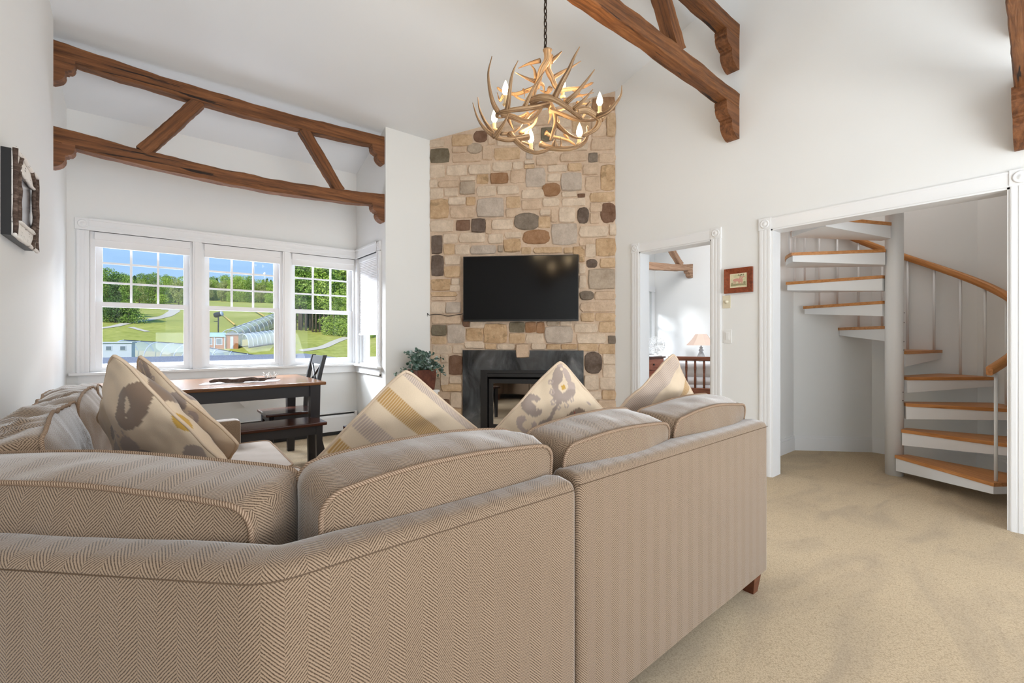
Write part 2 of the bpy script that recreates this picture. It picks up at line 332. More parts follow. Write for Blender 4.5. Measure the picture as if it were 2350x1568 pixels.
# ------------------------------------------------------------------ room shell
XL, XLB, XR, XR2 = -0.545, -0.575, 4.004, 4.154
YW, YF, XB, YB = 5.545, 4.66, 1.984, -3.2
DG = 7.179                       # diagonal chimney wall: x + y = DG
RIDGE = 1.75
def ceil_z(y): return 3.17+0.297*(YW-y) if y >= RIDGE else 3.17+0.297*(YW-RIDGE)-0.297*(RIDGE-y)
def wall_strip(mb, along, a0, a1, t0, t1, openings=(), topf=None):
    """along 'y': wall plane x in t0..t1, runs y a0..a1; along 'x' the other way round"""
    cuts = {a0, a1}
    for o in openings: cuts |= {o[0], o[1]}
    if along == 'y' and a0 < RIDGE < a1: cuts.add(RIDGE)
    cuts = sorted(cuts)
    for p, q in zip(cuts, cuts[1:]):
        tp, tq = (topf(p), topf(q))
        zs = [(0.0, 0.0, tp, tq)]
        for o in openings:
            if o[0] <= p+1e-6 and q-1e-6 <= o[1]:
                zs = [(0.0, 0.0, o[2], o[2])] if o[2] > 0 else []
                zs.append((o[3], o[3], tp, tq))
        for (b0, b1, c0, c1) in zs:
            if c0-b0 < 1e-4 and c1-b1 < 1e-4: continue
            if along == 'y': mb.prism([(p, b0), (q, b1), (q, c1), (p, c0)], 'x', t0, t1)
            else: mb.prism([(p, b0), (q, b1), (q, c1), (p, c0)], 'y', t0, t1)
TOP = 0.10
mb = MB(); mb.box(-0.9, 8.6, -3.5, 5.75, -0.12, 0); S(mb.build('floor', M['carpet'])); 
mb = MB(); z0, zr, z1 = ceil_z(-3.4), ceil_z(RIDGE), ceil_z(5.75)
mb.prism([(-3.4, z0), (RIDGE, zr), (5.75, z1), (5.75, z1+0.15), (RIDGE, zr+0.15), (-3.4, z0+0.15)], 'x', -0.9, 8.6); S(mb.build('ceiling', M['ceil']))
cz = lambda y: ceil_z(y)+0.03
mb = MB(); wall_strip(mb, 'y', YB, 4.60, XL-0.2, XL, (), cz); mb.prism([(4.60, 0), (5.70, 0), (5.70, cz(5.70)), (4.60, cz(4.60))], 'x', XL-0.2, XLB); S(mb.build('wall_left', M['wall']))
# rounded drywall edge where the bay begins
WO = (-0.427, XB-0.02, 0.84, 2.114)
mb = MB(); wall_strip(mb, 'x', -0.75, XB+0.15, YW, YW+0.15, (WO,), lambda x: cz(YW)); S(mb.build('wall_bay', M['wall']))
SO = (4.87, 5.50, 0.84, 2.114)
mb = MB(); wall_strip(mb, 'y', YF, YW+0.05, XB, XB+0.15, (SO,), cz); S(mb.build('wall_bay_right', M['wall']))
mb = MB(); wall_strip(mb, 'x', XB+0.15, XR+0.1, YF, YF+0.15, (), lambda x: cz(YF)); S(mb.build('wall_front', M['wall']))
OP1 = (2.08, 2.86, 0.0, 2.05); OP2 = (0.244, 1.572, 0.0, 2.05)
mb = MB(); wall_strip(mb, 'y', YB, YW+0.15, XR, XR2, (OP2, OP1), cz); S(mb.build('wall_right', M['wall']))
mb = MB(); wall_strip(mb, 'x', -0.75, XR2, YB-0.15, YB, ((0.2, 3.8, 0.5, 2.5),), lambda x: cz(YB)); S(mb.build('wall_rear', M['wall']))  # unseen opening added to hold the rear fill lamp
# bedroom shell
mb = MB(); wall_strip(mb, 'y', 1.9, YW+0.15, 8.3, 8.45, (), cz); S(mb.build('wall_bedroom_far', M['wall']))
BO = (6.2, 8.17, 0.84, 2.114)
mb = MB(); wall_strip(mb, 'x', XR2, 8.45, YW, YW+0.15, (BO,), lambda x: cz(YW)); S(mb.build('wall_bedroom_window', M['wall']))
# stair nook walls, a faceted shaft
def seg(mb, a, b, z0, z1, th=0.1):
    a, b = Vector(a), Vector(b); d = (b-a).normalized(); n = Vector((d.y, -d.x))*th; d = d*0.02
    mb.prism([tuple(a-d), tuple(b+d), tuple(b+d+n), tuple(a-d+n)], 'z', z0, z1)
NK = [(5.68, 0.60), (5.68, 1.284), (5.156, 1.81), (4.154, 1.81)]
NK = [(4.154, 0.02), (5.16, 0.02), (5.68, 0.54), (5.68, 1.284), (5.156, 1.81), (4.154, 1.81)]
mb = MB()
for a, b in zip(NK, NK[1:]): seg(mb, a, b, 0, 3.9)
S(mb.build('wall_stair_nook', M['wall']))
mb = MB(); mb.box(4.1, 8.4, -0.3, 1.95, 3.75, 3.83); S(mb.build('ceiling_nook', M['ceil']))
mb = MB()
for a, b in zip(NK, NK[1:]):
    a2, b2 = Vector(a), Vector(b); d = (b2-a2).normalized(); n = Vector((-d.y, d.x))*0.014
    mb.prism([tuple(a2), tuple(b2), tuple(b2+n), tuple(a2+n)], 'z', 0, 0.125); mb.prism([tuple(a2), tuple(b2), tuple(b2+n*0.6), tuple(a2+n*0.6)], 'z', 0.125, 0.15)
S(mb.build('baseboard_nook', M['trim']))
mb = MB(); mb.box(XR-0.014, XR, 1.66, 1.99, 0, 0.15); mb.box(XR-0.014, XR, 2.95, 3.15, 0, 0.15); mb.box(XR-0.014, XR, YB, 0.15, 0, 0.15); S(mb.build('baseboard_right', M['trim']))
mb = MB(); mb.box(XB+0.02, 2.45, YF-0.014, YF, 0, 0.15); S(mb.build('baseboard_front', M['trim']))

# door casings with rosette corner blocks
def casing_bar(mb, ax, a0, a1, z0, z1, X, vertical=True):
    # fluted flat casing standing 2 cm proud of the wall plane x = X (room on the -x side)
    mb.box(X-0.012, X, a0, a1, z0, z1)
    w_ = (a1-a0) if vertical else (z1-z0)
    for k in range(3):
        c = (k+0.5)/3
        if vertical: mb.box(X-0.0145, X-0.012, a0+w_*(c-0.11), a0+w_*(c+0.11), z0, z1)
    if not vertical: mb.box(X-0.016, X-0.012, a0, a1, z0+0.002, z0+0.010); mb.box(X-0.014, X-0.012, a0, a1, z1-0.012, z1)
def rosette(mb, X, yc, zc, w=0.1):
    mb.box(X-0.017, X, yc-w/2, yc+w/2, zc-w/2, zc+w/2, 0.002)
    s0 = mb.M; mb.M = s0 @ Matrix.Translation((X-0.017, yc, zc)) @ Matrix.Rotation(-PI/2, 4, 'Y')
    mb.lathe([(0.036, 0), (0.036, 0.004), (0.030, 0.007), (0.024, 0.003), (0.018, 0.003), (0.010, 0.008), (0.002, 0.009)], (0, 0, 0), 24); mb.M = s0
def door_trim(name, y0, y1, zt, w=0.09):
    root = struct(name, (XR, (y0+y1)/2, 0))
    for (a, b) in ((y0-w, y0), (y1, y1+w)):
        mb = MB(); casing_bar(mb, 'z', a, b, 0, zt+0.01, XR); mb.build('side_casing', M['trim'], root)
        mb = MB(); rosette(mb, XR, (a+b)/2, zt+w/2+0.003, w+0.008); mb.build('corner_block', M['trim'], root)
    mb = MB(); casing_bar(mb, 'y', y0-0.002, y1+0.002, zt-0.001, zt+w, XR, False); mb.build('head_casing', M['trim'], root)
    mb = MB(); e = 0.012; mb.box(XR-0.004, XR2+0.004, y0-0.001, y0+e, 0, zt); mb.box(XR-0.004, XR2+0.004, y1-e, y1+0.001, 0, zt); mb.box(XR-0.004, XR2+0.004, y0, y1, zt-e, zt+0.001)
    mb.build('jamb', M['trim'], root); return root
door_trim('door_1', 2.08, 2.86, 2.05); door_trim('door_2', 0.244, 1.572, 2.05)

# ------------------------------------------------------------------ windows (bay)
def frame_ring(mb, x0, x1, z0, z1, wdt, y0, y1, bot=None, top=None):
    b = wdt if bot is None else bot; t = wdt if top is None else top
    mb.box(x0, x0+wdt, y0, y1, z0, z1); mb.box(x1-wdt, x1, y0, y1, z0, z1)
    mb.box(x0+wdt, x1-wdt, y0, y1, z0, z0+b); mb.box(x0+wdt, x1-wdt, y0, y1, z1-t, z1)
def double_hung(name, gx0, gx1, z_bot=0.884, z_meet=(1.438, 1.482), z_top=2.03, Y=YW, M4=None, grid=True, loc=None):
    """gx0..gx1 visible glass; sashes and panes each their own object"""
    root = struct(name, loc or ((gx0+gx1)/2, Y, 0.84))
    def nb():
        b = MB(); 
        if M4 is not None: b.M = M4
        return b
    st = 0.045
    mb = nb(); frame_ring(mb, gx0-st-0.035, gx1+st+0.035, 0.84, 2.114, 0.035, Y+0.012, Y+0.13, 0.012, 0.03); mb.build('window_frame', M['trim'], root)
    # lower sash sits on the room side
    mb = nb(); frame_ring(mb, gx0-st, gx1+st, z_bot-0.035, z_meet[1], st, Y+0.045, Y+0.075, 0.035, z_meet[1]-z_meet[0]); mb.build('lower_sash', M['trim'], root)
    mb = nb(); mb.box(gx0, gx1, Y+0.058, Y+0.062, z_bot, z_meet[0]); mb.build('glass_pane', M['glass'], root)
    mb = nb(); frame_ring(mb, gx0-st, gx1+st, z_meet[0], z_top+st, st, Y+0.08, Y+0.11, z_meet[1]-z_meet[0]-0.004, st); mb.build('upper_sash', M['trim'], root)
    if grid:
        xs = [gx0+(gx1-gx0)*k/3 for k in range(4)]; zz = [z_meet[1]+(z_top-z_meet[1])*k/3 for k in range(4)]
        for k in (1, 2):
            mb = nb(); mb.box(xs[k]-0.009, xs[k]+0.009, Y+0.085, Y+0.103, z_meet[1]-0.004, z_top); mb.build('muntin', M['trim'], root)
            mb = nb(); mb.box(gx0, gx1, Y+0.087, Y+0.101, zz[k]-0.009, zz[k]+0.009); mb.build('muntin', M['trim'], root)
        for i in range(3):
            for j in range(3):
                mb = nb(); mb.box(xs[i], xs[i+1], Y+0.093, Y+0.096, zz[j], zz[j+1]); mb.build('glass_pane', M['glass'], root)
    else:
        mb = nb(); mb.box(gx0, gx1, Y+0.093, Y+0.096, z_meet[1], z_top); mb.build('glass_pane', M['glass'], root)
    return root
WG = [(-0.345, 0.262), (0.478, 1.082), (1.300, 1.902)]
for i, (a, b) in enumerate(WG): double_hung('window_%d' % (i+1), a, b)
# casing, mullions, stool and apron of the triple window
root = struct('trim_1', (0.7, YW, 0.84))
def cas(mb, x0, x1, z0, z1, vert):
    mb.box(x0, x1, YW-0.018, YW, z0, z1)
    n = 3
    for k in range(n):
        c = (k+0.5)/n
        if vert: mb.box(x0+(x1-x0)*(c-0.1), x0+(x1-x0)*(c+0.1), YW-0.023, YW-0.018, z0, z1)
        else: mb.box(x0, x1, YW-0.023, YW-0.018, z0+(z1-z0)*(c-0.1), z0+(z1-z0)*(c+0.1))
mb = MB(); cas(mb, -0.512, -0.427, 0.84, 2.114, True); mb.build('side_casing', M['trim'], root)
for k in range(2):
    c0 = WG[k][1]+0.08; c1 = WG[k+1][0]-0.08; mb = MB(); mb.box(c0-0.01, c1+0.01, YW-0.016, YW+0.13, 0.84, 2.114); mb.box(c0+0.008, c1-0.008, YW-0.022, YW-0.016, 0.84, 2.114); mb.build('mullion', M['trim'], root)
mb = MB(); mb.box(-0.427, XB-0.001, YW-0.02, YW, 2.114, 2.225); mb.box(-0.427, XB-0.001, YW-0.03, YW, 2.205, 2.225); mb.box(-0.427, XB-0.001, YW-0.026, YW, 2.114, 2.128); mb.box(-0.427, XB-0.001, YW-0.024, YW, 2.155, 2.165); mb.build('head_casing', M['trim'], root)
mb = MB(); s0 = Matrix.Translation((-0.47, YW, 2.17)) @ Matrix.Rotation(PI/2, 4, 'Z'); mb.M = s0; rosette(mb, 0, 0, 0, 0.105); mb.build('corner_block', M['trim'], root)
mb = MB(); mb.box(-0.56, XB-0.001, YW-0.055, YW+0.06, 0.815, 0.84, 0.006); mb.build('window_stool', M['trim'], root)
mb = MB(); mb.box(-0.50, XB-0.001, YW-0.018, YW, 0.735, 0.815); mb.box(-0.50, XB-0.001, YW-0.024, YW, 0.735, 0.75); mb.build('apron', M['trim'], root)
# side window of the bay (x = XB), built in a turned frame
MS = Matrix.Translation((XB, 0, 0)) @ Matrix.Rotation(-PI/2, 4, 'Z')      # local x -> -y, local y -> +x
double_hung('window_4', -5.42, -4.955, grid=False, M4=MS, Y=0.0, loc=(XB, 5.18, 0.84))
root = struct('trim_2', (XB, 5.15, 0.84))
mb = MB(); mb.box(XB-0.02, XB, 4.785, 4.87, 0.84, 2.114); mb.box(XB-0.025, XB, 4.80, 4.815, 0.84, 2.114); mb.box(XB-0.025, XB, 4.84, 4.855, 0.84, 2.114); mb.build('side_casing', M['trim'], root)
mb = MB(); mb.box(XB-0.02, XB, 4.87, YW-0.02, 2.114, 2.225); mb.box(XB-0.03, XB, 4.87, YW-0.02, 2.205, 2.225); mb.box(XB-0.026, XB, 4.87, YW-0.02, 2.114, 2.128); mb.build('head_casing', M['trim'], root)
mb = MB(); rosette(mb, XB, 4.83, 2.17, 0.10); mb.build('corner_block', M['trim'], root)
mb = MB(); mb.box(XB-0.055, XB+0.05, 4.76, YW-0.05, 0.815, 0.84, 0.006); mb.build('window_stool', M['trim'], root)
mb = MB(); mb.box(XB-0.018, XB, 4.785, YW-0.02, 0.735, 0.815); mb.box(XB-0.024, XB, 4.785, YW-0.02, 0.735, 0.75); mb.build('apron', M['trim'], root)
mb = MB(); mb.box(XB, XB+0.15, 5.49, 5.52, 0.84, 2.114); mb.box(XB-0.016, XB+0.02, 5.482, YW-0.001, 0.84, 2.114); mb.build('side_return', M['trim'], root)
# roller shades in the three windows
for i, (a, b) in enumerate(WG):
    t = thing('roller_shade', ((a+b)/2, YW, 2.0), 'rolled-up white shade at the top of the %s bay window' % ('left', 'middle', 'right')[i], 'window shade')
    mb = MB(); mb.box(a-0.05, b+0.05, YW-0.01, YW+0.038, 2.045, 2.112, 0.005); mb.build('headrail', M['trim'], t)
    mb = MB(); mb.box(a-0.045, b+0.045, YW+0.004, YW+0.03, 1.985, 2.045); mb.box(a-0.045, b+0.045, YW+0.0, YW+0.034, 1.978, 1.99); mb.build('folded_fabric', M['shade'], t)
# cellular shade lowered over the side window
t = thing('cellular_shade', (XB, 5.2, 1.6), 'white pleated shade lowered over the narrow side window of the bay', 'window shade')
mb = MB(); mb.box(XB+0.0, XB+0.04, 4.885, 5.48, 2.07, 2.11); mb.build('headrail', M['trim'], t)
mb = MB(); rows = []; nz = 90
for k in range(nz+1):
    z = 1.20+(2.07-1.20)*k/nz; x = XB+0.014+(0.006 if k % 2 else 0.0); rows.append([(x, 4.892, z), (x, 5.475, z)])
mb.grid(rows, None, False, False); mb.build('pleated_fabric', M['shade'], t)
mb = MB(); mb.box(XB+0.002, XB+0.034, 4.888, 5.478, 1.185, 1.205, 0.003); mb.build('bottom_rail', M['trim'], t)
# baseboard heater under the bay window
t = thing('baseboard_heater', (0.7, YW, 0), 'white hydronic baseboard heater along the bay wall under the windows', 'heater')
mb = MB(); mb.box(-0.4, XB-0.02, YW-0.012, YW-0.001, 0.0, 0.262); mb.box(-0.4, XB-0.02, YW-0.06, YW-0.012, 0.256, 0.262); mb.build('back_plate', M['trim'], t)
mb = MB(); mb.prism([(YW-0.07, 0.045), (YW-0.064, 0.045), (YW-0.064, 0.205), (YW-0.05, 0.232), (YW-0.056, 0.236), (YW-0.07, 0.21)], 'x', -0.4, XB-0.03); mb.build('front_cover', M['trim'], t)
mb = MB(); mb.box(-0.38, XB-0.05, YW-0.05, YW-0.014, 0.06, 0.2); mb.box(-0.38, XB-0.05, YW-0.052, YW-0.013, 0.235, 0.25); mb.box(-0.38, XB-0.05, YW-0.06, YW-0.02, 0.004, 0.04); mb.build('fins', M['black'], t)
for xx in (-0.42, XB-0.045):
    mb = MB(); mb.box(xx, xx+0.03, YW-0.073, YW-0.001, 0.0, 0.265, 0.003); mb.build('end_cap', M['trim'], t)

# ------------------------------------------------------------------ timber trusses
def beam(mb, p0, p1, wd, ht, sag=0.0, seed=0, rough=0.0045, n=60, up=(0, 0, 1), ch=0.006):
    """hewn timber from p0 to p1 (centres of the section); local x = length"""
    p0, p1 = Vector(p0), Vector(p1); d = p1-p0; Ln = d.length; x = d.normalized(); y = Vector(up).cross(x); y.normalize(); z = x.cross(y)
    keep = mb.M; mb.M = Matrix(((x.x, y.x, z.x, p0.x), (x.y, y.y, z.y, p0.y), (x.z, y.z, z.z, p0.z), (0, 0, 0, 1)))
    a, b = wd/2, ht/2
    sec = [(-a+ch, -b), (0, -b), (a-ch, -b), (a, -b+ch), (a, 0), (a, b-ch), (a-ch, b), (0, b), (-a+ch, b), (-a, b-ch), (-a, 0), (-a, -b+ch)]
    rows = []
    for i in range(n+1):
        t = i/n; r = []
        for k, (u, v) in enumerate(sec):
            q = Vector((t*Ln*6, u*7+seed*7.3, v*7)); q2 = Vector((t*Ln*22, u*14+seed*3.3, v*14))
            du = noise.noise(q)*rough*1.6+noise.noise(q2)*rough*0.8; dv = noise.noise(q+Vector((9, 3, 1)))*rough*1.6+noise.noise(q2+Vector((4, 8, 2)))*rough*0.8
            r.append((t*Ln, u+du, v+dv-sag*4*t*(1-t)))
        rows.append(r)
    per = [0]
    for k in range(12):
        per.append(per[-1]+math.dist(sec[k], sec[(k+1) % 12]))
    mb.grid(rows, lambda i, j: (i*Ln/n, per[j]), True, False)
    mb.add(rows[0], [tuple(range(12))]); mb.add(rows[-1], [tuple(range(11, -1, -1))])
    mb.M = keep
def corbel(mb, x_wall, side, y0, y1, ztop, w, h):
    prof = [(0, 0), (1, 0), (1, -0.12), (0.97, -0.16), (0.98, -0.24), (0.93, -0.34), (0.84, -0.42), (0.72, -0.44), (0.70, -0.48), (0.60, -0.49), (0.58, -0.54), (0.60, -0.62), (0.56, -0.74), (0.47, -0.85), (0.33, -0.93), (0.14, -1.0), (0, -1.0)]
    poly = [(x_wall+side*a*w, ztop+b*h) for a, b in prof]
    if side > 0: poly = poly[::-1]
    mb.prism(poly, 'y', y0, y1)
def truss(name, loc, label, x0, x1, yn, th, zl, zu, hh, sag, braces, cw, chh, dy0=0.0, mat='beam', cmat='corbel', seeds=1, ends=(True, True), upper=True):
    t = thing(name, loc, label, 'roof truss'); yc = yn+th/2
    mb = MB(); beam(mb, (x0, yc+dy0, zl-hh/2), (x1, yc, zl-hh/2), th, hh, sag, seeds); mb.build('lower_chord', M[mat], t)
    if upper:
        mb = MB(); beam(mb, (x0, yc+dy0, zu-hh/2), (x1, yc, zu-hh/2), th, hh, sag*0.7, seeds+3); mb.build('upper_chord', M[mat], t)
    for k, (xa, xb) in enumerate(braces):
        q = lambda x: 4*((x-x0)/(x1-x0))*(1-(x-x0)/(x1-x0))
        mb = MB(); beam(mb, (xa, yc, zl-sag*q(xa)-0.01), (xb, yc, zu-hh-sag*0.7*q(xb)+0.01), th*0.9, hh*0.85, 0, seeds+10+k, up=(0, 1, 0)); mb.build('brace', M[mat], t)
    for zz in ((zl, zu) if upper else (zl,)):
        if ends[0]: mb = MB(); corbel(mb, x0, 1, yn+dy0, yn+th+dy0, zz-hh+0.006, cw, chh); mb.build('corbel', M[cmat], t)
        if ends[1]: mb = MB(); corbel(mb, x1, -1, yn, yn+th, zz-hh+0.006, cw, chh); mb.build('corbel', M[cmat], t)
    return t
truss('timber_truss', (0.7, 4.74, 2.6), 'hewn brown timber truss spanning the opening of the window bay', XLB, XB, 4.69, 0.105, 2.715, 3.345, 0.122, 0.075, [(-0.05, 0.33), (1.52, 1.17)], 0.135, 0.19)
truss('timber_truss', (1.73, 1.88, 3.15), 'hewn brown timber truss under the ridge above the antler chandelier', XL, XR, 1.83, 0.105, 3.283, 3.885, 0.133, -0.05, [(0.38, 0.70), (3.10, 2.78)], 0.23, 0.27, seeds=5)
truss('timber_truss', (1.73, 0.12, 2.6), 'dark hewn timber truss whose end shows at the upper right corner', XL, XR, 0.118, 0.108, 2.685, 3.36, 0.135, 0.0, [(0.38, 0.72)], 0.23, 0.30, dy0=-0.17, seeds=9)

# ------------------------------------------------------------------ stone chimney wall
e1 = Vector((1, -1, 0)).normalized(); nrm = Vector((-1, -1, 0)).normalized()      # along the face (to the right), out of the face
DM = DG-0.0*math.sqrt(2)
P0 = Vector((XB+0.53, DG-(XB+0.53), 0)); P0 = Vector((2.52, DG-2.52, 0))
def sz(u, v):                                                                       # survey: picture measure -> (s, z) on the face
    p = onG(u, v, DM); return ((p-P0).dot(e1), p.z)
def face(s, z, d): return P0+e1*s+Vector((0, 0, z))+nrm*d
chimney = struct('wall_chimney', (3.26, 3.92, 0))
LS = math.sqrt(2)*(XR-2.52)
mb = MB()
def ztop(s): return ceil_z((P0+e1*s).y)+0.02
for (a, b) in ((-0.02, 0.0), ):
    pass
zc0, zc1 = ztop(0), ztop(LS)
FB = (0.59, 1.58, 0.0, 0.795)                                                       # firebox opening in s, z
def slab(s0, s1, za0, za1, zb0, zb1):
    q = [face(s0, za0, 0), face(s1, za1, 0), face(s1, zb1, 0), face(s0, zb0, 0), face(s0, za0, -0.3), face(s1, za1, -0.3), face(s1, zb1, -0.3), face(s0, zb0, -0.3)]
    mb.add(q, [(0, 1, 2, 3), (7, 6, 5, 4), (0, 4, 5, 1), (1, 5, 6, 2), (2, 6, 7, 3), (3, 7, 4, 0)])
slab(0, FB[0], 0, 0, ztop(0), ztop(FB[0])); slab(FB[0], FB[1], FB[3], FB[3], ztop(FB[0]), ztop(FB[1])); slab(FB[1], LS, 0, 0, ztop(FB[1]), ztop(LS))
mo = mb.build('mortar_bed', M['mortar'], chimney)
def stone_piece(rect, code, proud=0.02, blob=False, name='stone', parent=None, seed=0):
    (s0, z0, s1, z1) = rect; rnd = random.Random(seed)
    cx, cz_ = (s0+s1)/2, (z0+z1)/2; a, b = (s1-s0)/2, (z1-z0)/2
    if a < 0.012 or b < 0.012: return
    n = 16 if blob else 12; ring = []
    ex = 2.9 if blob else 9.0
    ph = rnd.random()*0.3
    for k in range(n):
        th = 2*PI*k/n+PI/n*0.9+ph*0.2; c, s = math.cos(th), math.sin(th)
        r = (abs(c)**ex+abs(s)**ex)**(-1/ex)
        j = 1-rnd.random()*(0.10 if blob else 0.085)
        ring.append((cx+a*c*r*j, cz_+b*s*r*(1-rnd.random()*(0.10 if blob else 0.07))))
    tilt = (rnd.random()-0.5)*0.012
    def dep(s, z): return proud+tilt*(z-cz_)/max(b, 0.02)+(rnd.random()-0.5)*0.003
    bev = min(0.010, a*0.25, b*0.25)
    v1 = [face(s, z, -0.004) for s, z in ring]
    v2 = [face(s, z, proud*0.55) for s, z in ring]
    v3 = []
    for s, z in ring:
        d = math.hypot(s-cx, z-cz_); k = max(0.1, 1-bev/max(d, 0.01)); v3.append(face(cx+(s-cx)*k, cz_+(z-cz_)*k, dep(s, z)))
    m_ = MB(); pts = v1+v2+v3; fs = []
    for i in range(n):
        j = (i+1) % n; fs += [(i, j, n+j, n+i), (n+i, n+j, 2*n+j, 2*n+i)]
    fs.append(tuple(2*n+i for i in range(n)))
    m_.add(pts, fs)
    return m_.build(name, ST[code], parent or chimney)
UP = """105,520,235,580,c;105,590,280,725,v;300,465,490,575,t;500,430,622,540,b,B;440,545,575,640,v2,B;305,580,430,635,p;300,640,570,720,p;578,565,665,700,p;628,440,692,560,p;700,480,960,572,c;
680,580,920,700,t;105,735,240,860,c;252,740,442,842,c;450,735,655,832,c;665,712,842,800,c;850,712,942,782,c;955,700,1045,735,c;955,740,1045,775,t;105,872,175,945,c;180,880,370,945,p;375,848,515,885,c;525,820,630,912,y;648,810,812,912,o;
830,788,955,905,p;965,765,1147,942,g;105,950,225,1045,c;235,950,357,1027,c;372,890,512,1010,w;525,925,700,1025,c;708,925,907,1010,c;925,962,1135,1045,c;1058,648,1262,747,p;1270,630,1522,717,p;1530,630,1614,717,k;
1622,635,1775,722,p;1160,740,1340,806,c;1345,725,1472,797,t;1480,735,1622,835,p;1160,820,1275,892,c;1282,805,1475,977,g;1500,842,1635,977,p;1640,735,1768,972,y;1115,902,1280,1027,o,B;1288,980,1425,1030,c;1435,1000,1500,1032,b;
1540,985,1768,1075,t;105,1045,275,1227,y,R;270,1030,428,1105,c;432,1030,515,1105,y;285,1115,512,1222,p;525,1035,775,1217,g,R;790,1022,920,1130,t;925,1052,1110,1147,p;1116,1035,1266,1117,c;1290,1038,1508,1110,c;1545,1080,1655,1165,p;
1640,1075,1778,1265,b,B;1430,1122,1535,1272,d,B;1545,1172,1625,1270,p;1265,1120,1412,1262,c;1096,1145,1188,1197,c;1195,1132,1252,1262,p;860,1168,1092,1332,k,B;790,1138,870,1215,p;1078,1203,1188,1308,t;105,1235,322,1347,c;
342,1235,467,1332,b;478,1220,604,1350,d,R;608,1225,655,1365,p;660,1228,852,1325,c;936,1322,1188,1457,o,B;1195,1262,1432,1462,g;1442,1288,1712,1392,c;1720,1272,1778,1377,c;120,1372,215,1542,d,R;222,1358,357,1445,c;362,1350,607,1442,c;
628,1360,764,1452,c;775,1342,932,1400,c;768,1405,922,1527,y;228,1452,327,1547,t;330,1455,464,1547,c;468,1462,702,1545,g;718,1465,764,1525,w;928,1480,1015,1540,t;1035,1478,1300,1537,t;1310,1485,1390,1537,t;1392,1475,1480,1560,y;
1445,1395,1588,1470,p;1595,1397,1778,1562,y;1548,500,1772,612,p;1555,345,1690,492,p;1695,270,1775,492,t;1560,130,1775,262,o;1560,265,1690,340,t;1385,300,1545,460,t;1105,400,1215,530,v;1232,420,1375,530,c;1250,538,1532,622,c;
1040,540,1235,640,c;970,600,1030,690,g;700,395,870,472,p;880,400,1090,472,c;845,320,1000,392,c;1010,290,1200,390,p;1210,240,1375,410,c;1385,180,1550,290,p"""
DN = """110,95,212,272,d,R;220,100,356,177,c;215,185,356,282,t;278,290,345,342,c;108,295,272,392,y;262,345,352,397,c;105,402,327,440,t;105,444,322,474,p;105,482,228,582,c;230,488,356,582,g;
105,592,362,672,p;372,590,430,696,b;110,680,237,767,v;110,775,232,837,t;240,672,392,832,g,R;398,705,542,812,y;545,665,748,832,y,R;430,650,572,702,c;120,847,282,917,c;288,847,377,917,c;385,822,552,872,c;
557,835,652,882,t;658,838,812,882,c;760,652,892,742,v;895,652,985,742,o;990,652,1055,748,o;760,748,892,832,t;898,748,1048,832,c;1058,688,1297,832,g,R;1075,648,1177,684,w;1185,648,1287,684,c;1300,668,1502,742,c;
1508,650,1650,742,t;1318,752,1572,834,c;1588,768,1650,834,k;945,832,1066,882,c;1074,840,1190,882,t;1196,840,1326,882,y;1332,835,1502,897,t;1507,838,1645,922,t;1388,902,1537,1087,d,B;1543,922,1648,1006,c;1543,1010,1648,1117,c;
1388,1098,1508,1222,c;1516,1120,1648,1217,c;1385,1238,1532,1302,c;1536,1225,1652,1302,t;1495,1310,1655,1450,p;1345,165,1396,250,c;1345,258,1402,370,c;1405,128,1497,200,d,B;1518,118,1648,202,t;1418,208,1650,382,w;1350,393,1467,472,k,B;1472,398,1650,467,p;
1350,488,1655,572,p;1360,578,1472,650,t;1478,578,1650,646,t;1345,38,1390,155,y;1398,0,1482,112,c;190,922,247,992,c;258,932,372,1097,b;188,998,254,1190,c;260,1108,362,1167,c;190,1173,367,1232,t;125,1130,182,1228,w;
120,1245,180,1330,c;185,1300,262,1390,b;270,1240,367,1372,c;110,925,182,1125,c;125,1340,262,1480,c;270,1380,367,1500,t;1385,1310,1415,1450,t;1385,1460,1500,1560,c;1510,1460,1655,1560,t;125,1490,262,1620,p;270,1510,367,1640,c;125,1630,367,1700,t;1385,1570,1655,1650,c"""
def do_stones(txt, ox, oy, sc_, sd):
    for i, q in enumerate(txt.replace('\n', '').split(';')):
        a = [x.strip() for x in q.split(',')]; x0, y0, x1, y1 = [float(t) for t in a[:4]]; code = a[4]; fl = a[5] if len(a) > 5 else ''
        if code == 'v2': code = 'w'
        sa, za = sz(ox+x0*sc_, oy+y1*sc_); sb, zb = sz(ox+x1*sc_, oy+y0*sc_)
        g = -0.004
        zb = min(zb, ztop((sa+sb)/2)-0.03)
        stone_piece((sa+g, za+g, sb-g, zb-g), code, 0.011+random.random()*0.012, fl == 'B', seed=sd+i)
do_stones(UP, 960, 190, 0.25505, 100); do_stones(DN, 960, 560, 0.27429, 700)
# black granite surround, keystone
sL, zT = sz(1063, 803.5); sR, _ = sz(1339, 805)
fL, fT = sz(1105, 849)
surround = thing('fireplace_surround', face((sL+sR)/2, 0, 0), 'polished black granite slab surround framing the fireplace', 'fireplace surround')
def fbox(mb, s0, s1, z0, z1, d0, d1):
    q = [face(s0, z0, d1), face(s1, z0, d1), face(s1, z1, d1), face(s0, z1, d1), face(s0, z0, d0), face(s1, z0, d0), face(s1, z1, d0), face(s0, z1, d0)]
    mb.add(q, [(0, 1, 2, 3), (7, 6, 5, 4), (0, 4, 5, 1), (1, 5, 6, 2), (2, 6, 7, 3), (3, 7, 4, 0)])
fR = sL+sR-fL
mb = MB(); fbox(mb, sL, sR, fT, zT, 0.0, 0.03); mb.build('header_slab', M['granite'], surround)
mb = MB(); fbox(mb, sL, fL, 0, fT-0.001, 0.0, 0.03); mb.build('side_slab', M['granite'], surround)
